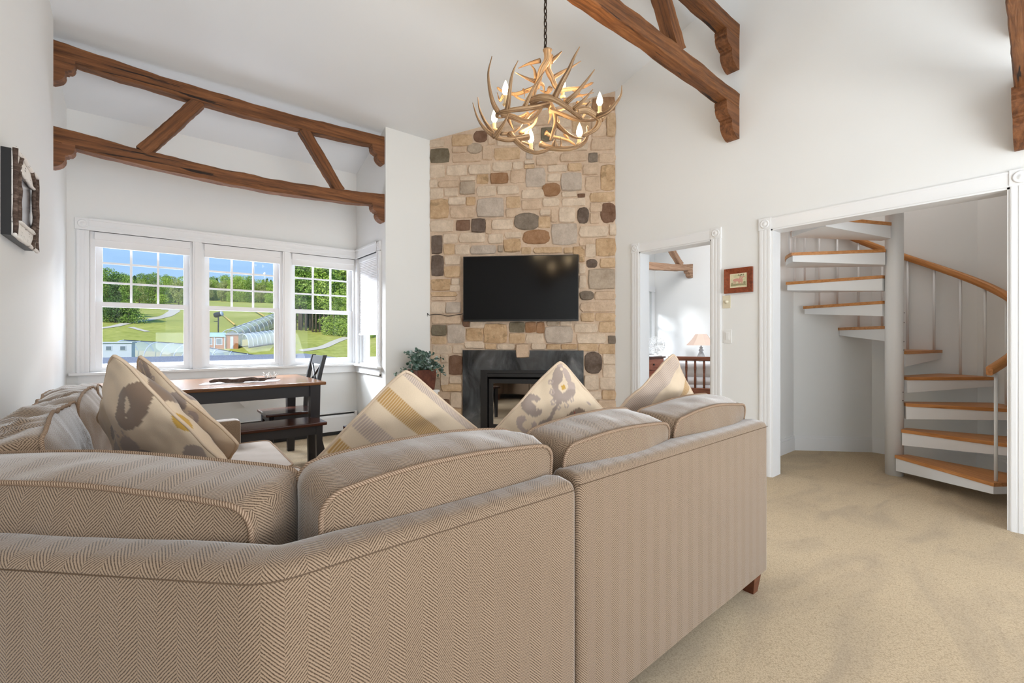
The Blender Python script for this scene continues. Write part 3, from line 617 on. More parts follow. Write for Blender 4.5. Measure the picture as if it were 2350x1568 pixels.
mb = MB(); fbox(mb, fR, sR, 0, fT-0.001, 0.0, 0.03); mb.build('side_slab', M['granite'], surround)
a = sz(1184, 822); b = sz(1216, 788); k = stone_piece((a[0], a[1], b[0], b[1]), 'p', 0.055, False, 'keystone', chimney, 5)
fp = thing('gas_fireplace', face((fL+fR)/2, 0, 0), 'black metal gas fireplace insert with a framed glass door', 'fireplace')
mb = MB()
fbox(mb, fL, fL+0.075, 0.04, fT, 0.0, 0.045); fbox(mb, fR-0.075, fR, 0.04, fT, 0.0, 0.045); fbox(mb, fL+0.075, fR-0.075, fT-0.035, fT, 0.0, 0.045); fbox(mb, fL, fR, 0.0, 0.04, 0, 0.045)
mb.build('outer_frame', M['black'], fp)
mb = MB(); fbox(mb, fL+0.075, fR-0.075, fT-0.075, fT-0.040, 0.0, 0.035); mb.build('vent_louver', M['black'], fp)
dz1, dz0 = fT-0.10, 0.12
mb = MB(); fbox(mb, fL+0.09, fL+0.135, dz0, dz1, 0.0, 0.03); fbox(mb, fR-0.135, fR-0.09, dz0, dz1, 0.0, 0.03); fbox(mb, fL+0.135, fR-0.135, dz1-0.05, dz1, 0.0, 0.03); fbox(mb, fL+0.135, fR-0.135, dz0, dz0+0.05, 0.0, 0.03); dr = mb.build('door_frame', M['black'], fp)
mb = MB(); fbox(mb, fL+0.135, fR-0.135, dz0+0.05, dz1-0.05, 0.008, 0.012); mb.build('door_glass', M['doorglass'], dr)
mb = MB(); 
fbox(mb, fL+0.02, fR-0.02, 0.02, 0.06, -0.4, 0.0); fbox(mb, fL+0.02, fR-0.02, 0.02, fT, -0.42, -0.4); fbox(mb, fL+0.02, fL+0.04, 0.02, fT, -0.4, 0); fbox(mb, fR-0.04, fR-0.02, 0.02, fT, -0.4, 0); fbox(mb, fL+0.02, fR-0.02, fT-0.02, fT, -0.4, 0)
mb.build('firebox', M['firebox'], fp)
for k in range(4):
    mb = MB(); s0 = fL+0.2+0.13*k; mb.tube([face(s0, 0.12+0.05*(k % 2), -0.1), face(s0+0.12, 0.16+0.04*(k % 2), -0.2), face(s0+0.26, 0.14, -0.24)], [0.035, 0.04, 0.03], 8); mb.build('fire_log', M['log'], fp)
# television
tv = thing('television', face(0.9, 1.7, 0.04), 'wall-mounted flat black television above the fireplace', 'television')
Dt = DG-0.075*math.sqrt(2)
def tvp(u, v): return onG(u, v, Dt)
c4 = [tvp(1065, 738), tvp(1327.5, 737), tvp(1328, 583), tvp(1061, 590)]
zb = (c4[0].z+c4[1].z)/2; zt = (c4[2].z+c4[3].z)/2
p = (c4[0]+c4[3])/2; q = (c4[1]+c4[2])/2; sa = (p-P0).dot(e1); sb = (q-P0).dot(e1)
mb = MB(); fbox(mb, sa, sb, zb, zt, 0.045, 0.074); mb.build('housing', M['blackplastic'], tv)
mb = MB(); fbox(mb, sa+0.008, sb-0.008, zb+0.02, zt-0.008, 0.074, 0.076); mb.build('screen', M['screen'], tv)
mb = MB(); fbox(mb, sa+0.45, sb-0.45, zb+0.2, zt-0.2, 0.0, 0.045); mb.build('wall_bracket', M['black'], tv)
mb = MB(); pts = [sz(1064, 720), (0, 0)]
q = [sz(1064, 721), sz(1050, 723), sz(1030, 726), sz(1010, 722), sz(988, 724)]
pl = [face(s, z, 0.034) for s, z in q]+[face(-0.03, q[-1][1]-0.05, 0.02), face(-0.03, 0.6, 0.02)]
mb.tube(smoothpts(pl, 5), 0.004, 6); tag(mb.build('power_cable', M['black'], None, face(0.1, q[0][1], 0.03)), 'thin black cable running from the television along the stone to the wall', 'cable')

# ------------------------------------------------------------------ sectional sofa
sofa = thing('sectional_sofa', (0.6, 1.4, 0), 'large beige herringbone sectional sofa with an angled corner, seen from behind', 'sofa')
def frame_sweep(mb, path, z0=0.105, zt=0.785, th=0.108, r=0.026, close=(True, True)):
    """upholstered back: profile swept along an open 2D path (outer face), inner side = left normal"""
    prof = [(0, z0, 0), (0, zt-r-0.3, 0), (0, zt-r, 0)]
    for k in range(1, 5):
        a = PI/2*k/4; prof.append((r-r*math.cos(a), zt-r+r*math.sin(a), 0))
    prof.append((th*0.5, zt+0.004, 0))
    for k in range(5):
        a = PI/2*k/4; prof.append((th-r+r*math.sin(a), zt-r+r*math.cos(a), 0))
    prof.append((th, z0, 0))
    acc = [0]
    for a, b in zip(prof, prof[1:]): acc.append(acc[-1]+math.dist(a[:2], b[:2]))
    rows = []; us = [0]
    for i, p in enumerate(path):
        p = Vector(p)
        if i: us.append(us[-1]+(p-Vector(path[i-1])).length)
        ns = []
        if i > 0: d = (p-Vector(path[i-1])).normalized(); ns.append(Vector((-d.y, d.x)))
        if i < len(path)-1: d = (Vector(path[i+1])-p).normalized(); ns.append(Vector((-d.y, d.x)))
        n = ns[0] if len(ns) == 1 else (ns[0]+ns[1])/(1+ns[0].dot(ns[1]))
        rows.append([(p.x+n.x*d_, p.y+n.y*d_, z) for d_, z, _ in prof])
    # finer rows along straight pieces
    R2 = []; U2 = []
    for i in range(len(rows)-1):
        ln = us[i+1]-us[i]; k = max(1, int(ln/0.06))
        for j in range(k):
            t = j/k; wz = Vector((0, 0, 0.004*noise.noise(Vector((us[i]*3+ln*t*3, 0.4, 3))))); R2.append([tuple(Vector(a).lerp(Vector(b), t)+wz) for a, b in zip(rows[i], rows[i+1])]); U2.append(us[i]+ln*t)
    R2.append(rows[-1]); U2.append(us[-1])
    def shrink(row, off, k):
        cy = sum((Vector(p) for p in row), Vector())/len(row); out = []
        for p, (d_, z, _) in zip(row, prof):
            q = Vector(p)+off; a = Vector(row[0]); b = Vector(row[-1]); mid = (a+b)/2; mid.z = q.z
            base = Vector(p); q2 = base.lerp(Vector((mid.x, mid.y, base.z)), k/0.5/ (b-a).length*0.5); q2.z = base.z-(k*0.8 if z > 0.5 else 0); out.append(tuple(q2+off))
        return out
    for end in (0, 1):
        row = R2[0] if end == 0 else R2[-1]; nb_ = R2[1] if end == 0 else R2[-2]; d = (Vector(row[0])-Vector(nb_[0])).normalized(); new = []
        base = [tuple(Vector(p)-d*0.022) for p in row]
        for k in range(5):
            t_ = PI/2*k/4; new.append(shrink(base, d*0.022*math.sin(t_), 0.022*(1-math.cos(t_))))
        uu = [0.022*math.sin(PI/2*k/4) for k in range(5)]
        if end == 0: R2 = new[::-1]+R2[1:]; U2 = [U2[0]+0.022-x for x in uu[::-1]]+U2[1:]
        else: R2 = R2[:-1]+new; U2 = U2[:-1]+[U2[-1]-0.022+x for x in uu]
    mb.grid(R2, lambda i, j: (U2[i], acc[j]), False, True)
    n = len(prof)
    mb.add(R2[0], [tuple(range(n))], [[(a[0], a[1]) for a in [(q[0], q[1]) for q in prof]]]); mb.add(R2[-1], [tuple(range(n-1, -1, -1))], [[(prof[j][0], prof[j][1]) for j in range(n-1, -1, -1)]])
    return rows, prof
def round_corner(a, c, b, r, k=5):
    a, b, c = Vector(a), Vector(b), Vector(c); u = (a-c).normalized()*r; v = (b-c).normalized()*r; out = []
    for i in range(k+1):
        t = i/k; out.append(tuple((c+u)*(1-t)**2+c*2*t*(1-t)+(c+v)*t*t))
    return out
pA = [(0.878, 0.822)]+round_corner((0.872, 0.822), (0.145, 0.815), (-0.475, 1.435), 0.05)+[(-0.475, 1.435)]
pA_ = [tuple(x) for x in pA]
def seam_line(name, pts, parent, r=0.0013):
    mb = MB(); mb.tube(pts, r, 5); return mb.build(name, M['seam'], parent)
# path direction must keep the seat on its left: run from right to left mirrored -> use reversed order and negative thickness
def build_back(name, path, zt):
    mb = MB(); rows, prof = frame_sweep(mb, path[::-1], zt=zt); o = mb.build(name, M['fabric'], sofa)
    k = 2; seam = [Vector(r[k])+Vector((0, 0, 0.002)) for r in rows]; seam_line('top_seam', seam, o)
    return o
# with the path running towards +x the left normal is +y
build_back('corner_back_frame', pA_, 0.774)
build_back('right_back_frame', [(2.185, 0.872), (0.905, 0.842)], 0.774)
build_back('left_back_frame', [(-0.475, 1.445), (-0.475, 3.47)], 0.774)
# seat platforms
def slabmb(name, poly, z0, z1):
    mb = MB(); mb.prism(poly, 'z', z0, z1); return mb.build(name, M['fabric'], sofa)
slabmb('seat_base', [(0.90, 0.99), (2.04, 1.02), (2.04, 1.78), (0.90, 1.74)], 0.105, 0.33)
slabmb('seat_base', [(0.20, 0.985), (0.885, 0.985), (0.885, 1.74), (0.46, 1.9), (0.46, 2.0), (-0.31, 2.0), (-0.31, 1.5)], 0.105, 0.33)
slabmb('seat_base', [(-0.31, 2.01), (0.46, 2.01), (0.46, 3.33), (-0.31, 3.33)], 0.105, 0.33)
# arms
def arm(x0, x1, y0, y1, z1):
    mb = MB(); mb.box(x0, x1, y0, y1, 0.105, z1, 0.03)
    o = mb.build('arm', M['fabric'], sofa, smooth=True); return o
arm(-0.31, 0.455, 3.335, 3.47, 0.625); arm(2.05, 2.19, 1.04, 1.80, 0.625)
for (x, y) in ((2.13, 0.925), (2.13, 1.74), (0.95, 0.90), (0.80, 0.88), (0.40, 3.41), (-0.40, 3.41), (-0.40, 1.50), (0.18, 0.90), (0.42, 2.1), (0.86, 1.68)):
    mb = MB(); a, b = 0.037, 0.022
    mb.add([(x-b, y-b, 0), (x+b, y-b, 0), (x+b, y+b, 0), (x-b, y+b, 0), (x-a, y-a, 0.108), (x+a, y-a, 0.108), (x+a, y+a, 0.108), (x-a, y+a, 0.108)], [(3,2,1,0),(4,5,6,7),(0,1,5,4),(1,2,6,5),(2,3,7,6),(3,0,4,7)])
    mb.build('leg', M['legwood'], sofa)

def perimeter(w, h, r, step=0.018):
    a, b = w/2, h/2; pts = []
    for (cx, cy, a0) in ((a-r, b-r, 0), (-a+r, b-r, PI/2), (-a+r, -b+r, PI), (a-r, -b+r, 1.5*PI)):
        for k in range(5): t = a0+PI/2*k/4; pts.append((cx+r*math.cos(t), cy+r*math.sin(t)))
    out = []
    for i in range(len(pts)):
        p, q = pts[i], pts[(i+1) % len(pts)]; d = math.dist(p, q); k = max(1, round(d/step))
        for j in range(k): out.append((p[0]+(q[0]-p[0])*j/k, p[1]+(q[1]-p[1])*j/k))
    return out
def box_cushion(name, Mx, w, t, h, crown=0.05, wr=0.006, seed=0, r=0.04, sag=0.012, fold=0.0, parent=None, pipe=0.0055, topcrown=0.02):
    wr *= 1.35; sag *= 1.4
    """loose box cushion: local x = width, y = thickness, z = height; two piped panels and a boxing band"""
    parent = parent or sofa
    per = perimeter(w, h, r); n = len(per); K = 9
    def wob(x, z, s):
        q = Vector((x*3.2+seed*5.1, z*3.2, s*4.0+seed)); return noise.noise(q)*wr*1.6+noise.noise(q*2.7)*wr*0.9
    def P(x, z, side, k):
        zz = z+topcrown*(1-(2*x/w)**2)*(1 if z > 0 else -0.2)*min(1, abs(2*z/h))**2+sag*noise.noise(Vector((x*2.1+seed, seed*2.3+side, 1.0)))*(1 if z > 0 else 0.3)
        cr = crown*max(0, 1-abs(2*x/w)**2.6)*max(0, 1-abs(2*z/h)**2.6)
        if fold: zz -= fold*abs(noise.noise(Vector((x*11+seed, side*0.8, seed))))*(1 if z > 0 else 0); cr += fold*abs(noise.noise(Vector((x*13+seed, z*4, 4.0+side))))*(0.3+k)
        return (x, side*(t/2+cr)+wob(x, zz, side)*(0.3+k), zz)
    mb = MB(); mb.M = Mx
    edges = {}
    for side in (-1, 1):
        rows = []
        for k in range(K+1):
            s = (1-k/K)**0.9 if k < K else 0.0005
            rows.append([P(x*s, z*s, side, k/K) for x, z in per])
        if side == 1: rows = rows[::-1]
        mb.grid(rows, None, True, True)
        edges[side] = rows[0] if side == -1 else rows[-1]
    A, B = edges[-1], edges[1]; nb = 5; rows = []
    for k in range(nb+1):
        f = k/nb; puff = 0.010*math.sin(PI*f); r_ = []
        for (x, z), a, b in zip(per, A, B):
            p = Vector(a).lerp(Vector(b), f); q = Vector((x, 0, z)).normalized(); edge = (noise.noise(Vector((x*9+seed, f*2, z*9)))*wr*1.2+fold*1.1*(0.5-abs(noise.noise(Vector((x*16+seed+f*0.8, f*1.1, z*3)))*2.2)))*math.sin(PI*f)
            r_.append(tuple(p+q*(puff+edge)))
        rows.append(r_)
    mb.grid(rows[::-1], None, True, True)
    o = mb.build(name, M['fabric'], parent)
    for side in (-1, 1):
        m2 = MB(); m2.M = Mx; m2.tube([Vector(p)*1.0 for p in edges[side]], pipe, 6, False, True); m2.build('piping', M['piping'], o)
    return o
def place(loc, ang=0, tilt=0, roll=0): return Matrix.Translation(loc) @ Matrix.Rotation(ang, 4, 'Z') @ Matrix.Rotation(tilt, 4, 'X') @ Matrix.Rotation(roll, 4, 'Y')
# back cushions (tilt leans the top backwards)
TL = math.radians(7)
box_cushion('back_cushion', place((-0.085, 1.345, 0.650), math.radians(135+180), TL, math.radians(1.5)), 0.86, 0.175, 0.40, 0.045, 0.008, 1)
box_cushion('back_cushion', place((0.570, 1.020, 0.652), math.radians(1), TL, math.radians(-1.5)), 0.62, 0.175, 0.41, 0.045, 0.008, 2)
box_cushion('back_cushion', place((1.213, 1.035, 0.650), math.radians(1.5), TL, math.radians(-1.5)), 0.56, 0.175, 0.40, 0.045, 0.007, 3)
box_cushion('back_cushion', place((1.840, 1.055, 0.655), math.radians(2), TL, math.radians(-1.5)), 0.62, 0.175, 0.405, 0.045, 0.007, 4)
for k, y in enumerate((2.04, 2.82)):
    box_cushion('back_cushion', place((-0.27, y, 0.665), math.radians(-90), TL, 0), 0.77, 0.15, 0.44, 0.05, 0.014, 5+k, sag=0.02, fold=0.022)
box_cushion('back_cushion', place((-0.27, 3.35-0.02, 0.66), math.radians(-90), TL, 0), 0.25, 0.15, 0.42, 0.03, 0.010, 8, fold=0.02)
# seat cushions lie flat: local z -> depth
def flat(loc, ang=0): return Matrix.Translation(loc) @ Matrix.Rotation(ang, 4, 'Z') @ Matrix.Rotation(-PI/2, 4, 'X')
box_cushion('seat_cushion', flat((0.175, 2.95, 0.405), -PI/2), 0.74, 0.145, 0.86, 0.018, 0.006, 11, r=0.05, topcrown=0.0)
box_cushion('seat_cushion', flat((0.175, 2.19, 0.405), -PI/2), 0.74, 0.145, 0.86, 0.018, 0.006, 12, r=0.05, topcrown=0.0)
box_cushion('seat_cushion', flat((0.45, 1.43, 0.400), 0), 0.84, 0.135, 0.72, 0.012, 0.005, 13, r=0.05, topcrown=0.0)
box_cushion('seat_cushion', flat((1.185, 1.43, 0.400), 0.02), 0.58, 0.135, 0.72, 0.012, 0.005, 14, r=0.05, topcrown=0.0)
box_cushion('seat_cushion', flat((1.75, 1.44, 0.400), 0.02), 0.55, 0.135, 0.72, 0.012, 0.005, 15, r=0.05, topcrown=0.0)

# ------------------------------------------------------------------ throw pillows
def pillow_axes(T, A, B, size):
    x = (A-T).normalized(); y = (B-T); y = (y-x*y.dot(x)).normalized(); z = x.cross(y)
    c = T+(x+y)*size/2
    return Matrix(((x.x, y.x, z.x, c.x), (x.y, y.y, z.y, c.y), (x.z, y.z, z.z, c.z), (0, 0, 0, 1)))
def fabmat(name, base=None, attr=None):
    m = newmat(name, base or (226, 208, 184), 0.95, 0.05)
    if attr:
        a = N(m, 'ShaderNodeAttribute'); a.attribute_name = attr; src = a.outputs['Color']
    v = coords(m, 'UV'); n = noise_(m, v, 260, 2)
    if attr:
        # alpha 1 = plain weave, 0.5 = ribs across v, 0 = ribs across u
        s_ = N(m, 'ShaderNodeSeparateXYZ'); L(m, v, s_.inputs[0]); al = a.outputs['Alpha']
        pick = math_(m, 'GREATER_THAN', al, 0.25); co = math_(m, 'ADD', math_(m, 'MULTIPLY', pick, s_.outputs[1]), math_(m, 'MULTIPLY', math_(m, 'SUBTRACT', 1.0, pick), s_.outputs[0]))
        wv_ = math_(m, 'ADD', math_(m, 'MULTIPLY', math_(m, 'SINE', math_(m, 'MULTIPLY', co, 2*PI/0.0078)), 0.5), 0.5)
        on = math_(m, 'LESS_THAN', al, 0.9); rib = math_(m, 'MULTIPLY', math_(m, 'MULTIPLY', math_(m, 'POWER', wv_, 2.0), on), 0.55)
        basecol(m, mixc(m, rib, mixc(m, math_(m, 'MULTIPLY', n, 0.16), src, (120, 96, 76)), (222, 202, 172)))
    bump(m, n, 0.25, 0.001); bs(m).inputs['Sheen Weight'].default_value = 0.3
    return m
M['printed'] = fabmat('printed_pillow_fabric', attr='Col')
M['cord'] = newmat('pillow_cord', (206, 184, 160), 0.9, 0.1)
def throw_pillow(label, T, A, B, size, thick, colf, seed, n=130, group=None):
    Mx = pillow_axes(T, A, B, size); a = size/2
    t = tag_root = thing('throw_pillow', Mx.translation, label, 'pillow', group)
    mb = MB(); mb.M = Mx
    def sp(s, q):
        rs = 1-0.030*(1-q*q)*abs(s)**3; rq = 1-0.030*(1-s*s)*abs(q)**3; cf = 1.03-0.05*(s*s*q*q)**4
        return a*s*rs*cf, a*q*rq*cf
    def dep(s, q):
        e = max(0, (1-abs(s)**2.2)*(1-abs(q)**2.2)); d = thick*e**0.55
        return d
    cols = []
    for side in (-1, 1):
        rows = []
        for i in range(n+1):
            r = []
            for j in range(n+1):
                s = math.sin(PI/2*(2*i/n-1)); q = math.sin(PI/2*(2*j/n-1)); x, y = sp(s, q); d = dep(s, q)
                w_ = noise.noise(Vector((s*1.8+seed, q*1.8, side*2)))*0.022*min(1, d/0.03)+noise.noise(Vector((s*5+seed, q*5, side*2)))*0.005
                edgew = noise.noise(Vector((s*2.6+seed*3, q*2.6, 5.5)))*0.010
                r.append((x, y, side*(d+w_*(d > 0.002))+edgew)); cols.append(colf((x+a)/size, (y+a)/size, side))
            rows.append(r)
        mb.grid(rows, (lambda i, j: (rows[min(i, n)][min(j, n)][0]+a, rows[min(i, n)][min(j, n)][1]+a)), False, True)
        if side == -1:
            k = n*n; 
            for f in range(len(mb.f)-k, len(mb.f)): mb.f[f] = mb.f[f][::-1]; mb.uv[f] = mb.uv[f][::-1]
    o = mb.build('cover', M['printed'], t)
    ca = o.data.color_attributes.new('Col', 'FLOAT_COLOR', 'POINT'); ca.data.foreach_set('color', [c for col in cols for c in col])
    pts = []
    for (i0, j0, di, dj) in ((0, 0, 1, 0), (n, 0, 0, 1), (n, n, -1, 0), (0, n, 0, -1)):
        for k in range(0, n, 3):
            i, j = i0+di*k, j0+dj*k; s = math.sin(PI/2*(2*i/n-1)); q = math.sin(PI/2*(2*j/n-1)); x, y = sp(s, q)
            pts.append((x, y, noise.noise(Vector((s*2.6+seed*3, q*2.6, 5.5)))*0.010))
    mb = MB(); mb.M = Mx; mb.tube(pts, 0.0055, 6, False, True); mb.build('piping', M['cord'], t)
    return t
CR, GY, BR, GD, TN = lin((216, 195, 168)), lin((158, 142, 132)), lin((132, 112, 96)), lin((190, 150, 70)), lin((178, 138, 84))
LG = lin((176, 158, 148)); RD = lin((150, 60, 44))
def mixl(a, b, t): return tuple(x*(1-t)+y*t for x, y in zip(a, b))
def stripes(bands, axis, rib=150):
    def f(u, v, side):
        t = (u, v)[axis]; o = (v, u)[axis]; c = CR
        for a, b, col in bands:
            if a <= t <= b: c = tuple(col[:3])+(0.5 if axis == 0 else 0.0,)
        return c
    return f
def ikat(blobs, jit=0.02, sc_=1.0):
    def f(u, v, side):
        q = Vector((u*9, v*9, side)); e = noise.noise(q*2.2)*0.35+noise.noise(Vector((u*60, v*14, 2)))*0.35
        c = CR
        for b in blobs:
            kind, bx, by, rx, ry, an, col = b[:7]
            ca, sa = math.cos(an), math.sin(an); x, y = u-bx, v-by; X = (x*ca+y*sa)/rx; Y = (-x*sa+y*ca)/ry; r = math.hypot(X, Y)
            e2 = e*jit*8
            if kind == 'disc' and r+e2 < 1: c = col
            elif kind == 'ring' and 0.52 < r+e2 < 1: c = col
            elif kind == 'c' and 0.45 < r+e2 < 1 and not (-0.5 < math.atan2(Y, X) < 0.55): c = col
            elif kind == 'hole' and r+e2*0.6 < 1: c = CR
            elif kind == 'star' and max(abs(X), abs(Y))+0.9*min(abs(X), abs(Y)) < 1: c = col
            elif kind == 'curl':
                th = math.atan2(Y, X); rr = 0.35+0.1*(th+PI)
                if abs(r-rr) < 0.26 and r < 1.1: c = col
        return c
    return f
BLOBS = [('disc', 0.05, 0.035, 0.05, 0.03, 0.6, LG), ('disc', 0.13, 0.07, 0.10, 0.045, 0.55, GY), ('disc', 0.215, 0.15, 0.065, 0.05, 0.6, GY), ('disc', 0.10, 0.23, 0.055, 0.06, 0.2, LG), ('disc', 0.16, 0.245, 0.09, 0.042, -0.5, GY),
         ('disc', 0.05, 0.13, 0.03, 0.08, -0.3, LG), ('hole', 0.14, 0.158, 0.048, 0.050, 0.7, CR), ('star', 0.142, 0.164, 0.027, 0.027, 0.3, GD), ('hole', 0.045, 0.045, 0.012, 0.012, 0, CR),
         ('curl', 0.188, 0.06-0.012, 0.024, 0.024, 0, LG), ('curl', 0.244, 0.108, 0.024, 0.024, 1, LG), ('curl', 0.300, 0.172, 0.026, 0.026, 2, LG), ('curl', 0.300, 0.240, 0.024, 0.024, 2, LG), ('curl', 0.236, 0.276, 0.024, 0.024, 1, LG), ('curl', 0.162, 0.296, 0.024, 0.024, 1, LG),
         ('disc', 0.24, 0.20, 0.05, 0.028, 0.3, GY), ('disc', 0.345, 0.224, 0.08, 0.014, 0.2, GY), ('disc', 0.42, 0.243, 0.05, 0.022, 0.15, GY), ('disc', 0.505, 0.25, 0.07, 0.052, 0.2, GY), ('hole', 0.52, 0.25, 0.02, 0.016, 0, CR),
         ('c', 0.43, 0.075, 0.075, 0.085, 2.4, GY), ('disc', 0.47, 0.06, 0.05, 0.06, 0.4, GY), ('c', 0.585, 0.13, 0.07, 0.09, 3.4, LG),
         ('disc', 0.25, 0.43, 0.115, 0.075, -0.55, BR), ('disc', 0.36, 0.375, 0.09, 0.03, 0.4, BR), ('hole', 0.325, 0.40, 0.035, 0.03, -0.3, CR), ('disc', 0.40, 0.42, 0.035, 0.035, 0, BR), ('disc', 0.224, 0.392, 0.009, 0.009, 0, RD),
         ('disc', 0.165, 0.52, 0.035, 0.085, 0.75, GY), ('disc', 0.07, 0.47, 0.008, 0.03, 0.2, LG), ('c', 0.60, 0.62, 0.16, 0.14, 0.5, BR), ('disc', 0.84, 0.30, 0.10, 0.08, 0, GY), ('disc', 0.35, 0.82, 0.12, 0.09, 0.3, LG)]
BL1 = {-1: [('disc', 0.265, 0.14, 0.100, 0.17, -0.1, BR), ('hole', 0.255, 0.16, 0.020, 0.075, -0.5, CR), ('disc', 0.30, 0.17, 0.035, 0.05, 0.3, BR), ('disc', 0.33, 0.72, 0.07, 0.17, -0.3, LG), ('disc', 0.40, 0.44, 0.075, 0.13, -0.1, LG), ('disc', 0.50, 0.40, 0.055, 0.10, 0.4, GY), ('disc', 0.20, 0.66, 0.035, 0.10, -0.1, GY),
            ('hole', 0.39, 0.58, 0.015, 0.06, 0.3, CR), ('curl', 0.245, 0.52, 0.018, 0.035, 0, LG), ('curl', 0.285, 0.44, 0.018, 0.035, 1, LG), ('curl', 0.335, 0.355, 0.020, 0.035, 2, LG), ('disc', 0.36, 0.38, 0.02, 0.05, 0.3, LG), ('disc', 0.72, 0.08, 0.09, 0.07, 0.4, GY), ('disc', 0.62, 0.35, 0.08, 0.12, 0.2, GY), ('star', 0.52, 0.0, 0.07, 0.025, 0, GD), ('disc', 0.96, 0.02, 0.03, 0.04, 0, BR), ('disc', 0.85, 0.4, 0.1, 0.15, 0.3, BR)],
       1: [('disc', 0.27, 0.13, 0.12, 0.16, 0.5, BR), ('hole', 0.25, 0.16, 0.07, 0.02, 0.7, CR), ('disc', 0.47, 0.22, 0.08, 0.09, 0.4, LG), ('curl', 0.47, 0.22, 0.05, 0.05, 0.4, GY), ('disc', 0.06, 0.10, 0.03, 0.07, 0.2, LG), ('disc', 0.66, 0.16, 0.04, 0.10, 0.6, LG), ('star', 0.52, 0.0, 0.07, 0.025, 0, GD), ('disc', 0.85, 0.12, 0.09, 0.05, 0.1, BR), ('disc', 0.5, 0.5, 0.15, 0.15, 0, GY)]}
def sided(d, jit=0.02):
    fa_, fb_ = ikat(d[-1], jit), ikat(d[1], jit)
    return lambda u, v, side: (fa_ if side < 0 else fb_)(u, v, side)
T = at(262, 812, 1.40); A = at(515, 1062, 1.45)
e_ = (A-T).normalized(); Bv = T+Vector((0.12, 0.62, -0.70))
throw_pillow('cream and taupe ikat throw pillow standing in front at the left of the sofa', T, A, Bv, 0.56, 0.072, sided(BL1, 0.012), 3)
off = Vector((0.085, 0.06, -0.006))
throw_pillow('cream ikat throw pillow mostly hidden behind the left one', T+off+Vector((-0.02, 0.02, 0.0)), A+off, Bv+off, 0.43, 0.045, ikat(BLOBS), 8)
T = at(930, 848, 1.5); throw_pillow('cream throw pillow with mustard and grey stripes, largest, between the sofa cushions in the middle', T, at(700, 1080, 1.45), at(1112, 985, 1.75), 0.53, 0.068,
    stripes([(0.0, 0.035, LG), (0.15, 0.26, TN), (0.36, 0.47, LG), (0.57, 0.68, TN), (0.82, 0.92, LG)], 0), 12)
T = at(1285, 828, 1.8); throw_pillow('cream and taupe ikat throw pillow with a mustard star, in front of the fireplace', T, at(1140, 982, 1.75), at(1332, 968, 1.9), 0.47, 0.065, ikat(BLOBS, 0.007), 17)
T = at(1545, 812, 2.2); throw_pillow('cream pillow with grey and mustard stripes at the right end of the sofa', T, at(1403, 958, 2.15), at(1566, 925, 2.4), 0.46, 0.06,
    stripes([(0.0, 0.17, LG), (0.44, 0.60, TN), (0.76, 0.86, LG), (0.93, 1.0, TN)], 1), 21)

# ------------------------------------------------------------------ chandelier of antlers
CD = 2.56
def cpt(x, y, d): return at(1060+x*0.236, y*0.236, CD+d)
cc_ = at(1250, 260, CD); chx, chy = cc_.x, cc_.y
chand = thing('antler_chandelier', (chx, chy, 2.3), 'antler chandelier with lit candle bulbs hanging on a bronze chain', 'chandelier')
PXM = 0.236/F_PX*CD
def antler(main, tines, w=26):
    mb = MB(); P = smoothpts([cpt(*p[:3]) for p in main], 6)
    n = len(P); rr = [w*PXM*(1.12-0.55*i/(n-1))*(1+0.10*noise.noise(P[i]*30)) for i in range(n)]
    rr[0] *= 1.25; rr[-1] *= 0.35
    local_tube(mb, P, rr)
    for t in tines:
        Q = smoothpts([cpt(*p) for p in t[:-1]], 5); m = len(Q); tw = t[-1]
        local_tube(mb, Q, [max(0.0012, tw*PXM*(1.15-0.98*(i/(m-1))**1.1)) for i in range(m)])
    return mb.build('antler', M['antler'], chand)
def local_tube(mb, P, R):
    k = len(mb.v); mb.tube(P, R, 9)
    # 'lc' runs along the antler so that the grain follows it
    s = 0; n = 9
    for i in range(len(P)):
        if i: s += (P[i]-P[i-1]).length
        for j in range(n): mb.l[k+i*n+j] = Vector((0.06*math.cos(2*PI*j/n), 0.06*math.sin(2*PI*j/n), s*0.7+k*0.001))
antler([(830, 1010, -.26), (700, 1040, -.31), (560, 1062, -.34), (430, 1078, -.34), (345, 1105, -.30)],
       [[(345, 1080, -.32), (300, 990, -.36), (268, 850, -.36), (258, 700, -.34), (292, 548, -.30), 20], [(440, 1070, -.34), (458, 950, -.38), (475, 800, -.38), (500, 690, -.36), (547, 590, -.34), 20],
        [(610, 1040, -.33), (660, 930, -.36), (710, 830, -.36), (800, 700, -.32), 19], [(350, 1100, -.3), (340, 1135, -.28), (390, 1150, -.2), 17]])
antler([(680, 975, -.30), (760, 950, -.34), (870, 955, -.36), (970, 1005, -.36), (1060, 1070, -.34), (1165, 1155, -.28)],
       [[(900, 950, -.36), (975, 800, -.40), (1040, 680, -.40), (1090, 560, -.38), (1145, 458, -.36), 25], [(1020, 990, -.36), (1110, 910, -.40), (1200, 800, -.40), (1290, 678, -.38), 21], [(1090, 1060, -.34), (1190, 970, -.38), (1275, 868, -.36), 18]], 30)
antler([(1125, 1080, -.22), (1200, 1070, -.22), (1280, 1110, -.20), (1335, 1165, -.16), (1310, 1240, -.14), (1250, 1290, -.14), (1170, 1325, -.16)],
       [[(1325, 1130, -.2), (1420, 1085, -.24), (1500, 1000, -.24), (1548, 920, -.22), (1555, 832, -.2), 21], [(1360, 1170, -.1), (1410, 1110, -.06), (1448, 1020, -.04), 15], [(1180, 1080, -.2), (1230, 1010, -.18), (1250, 975, -.16), 16]], 30)
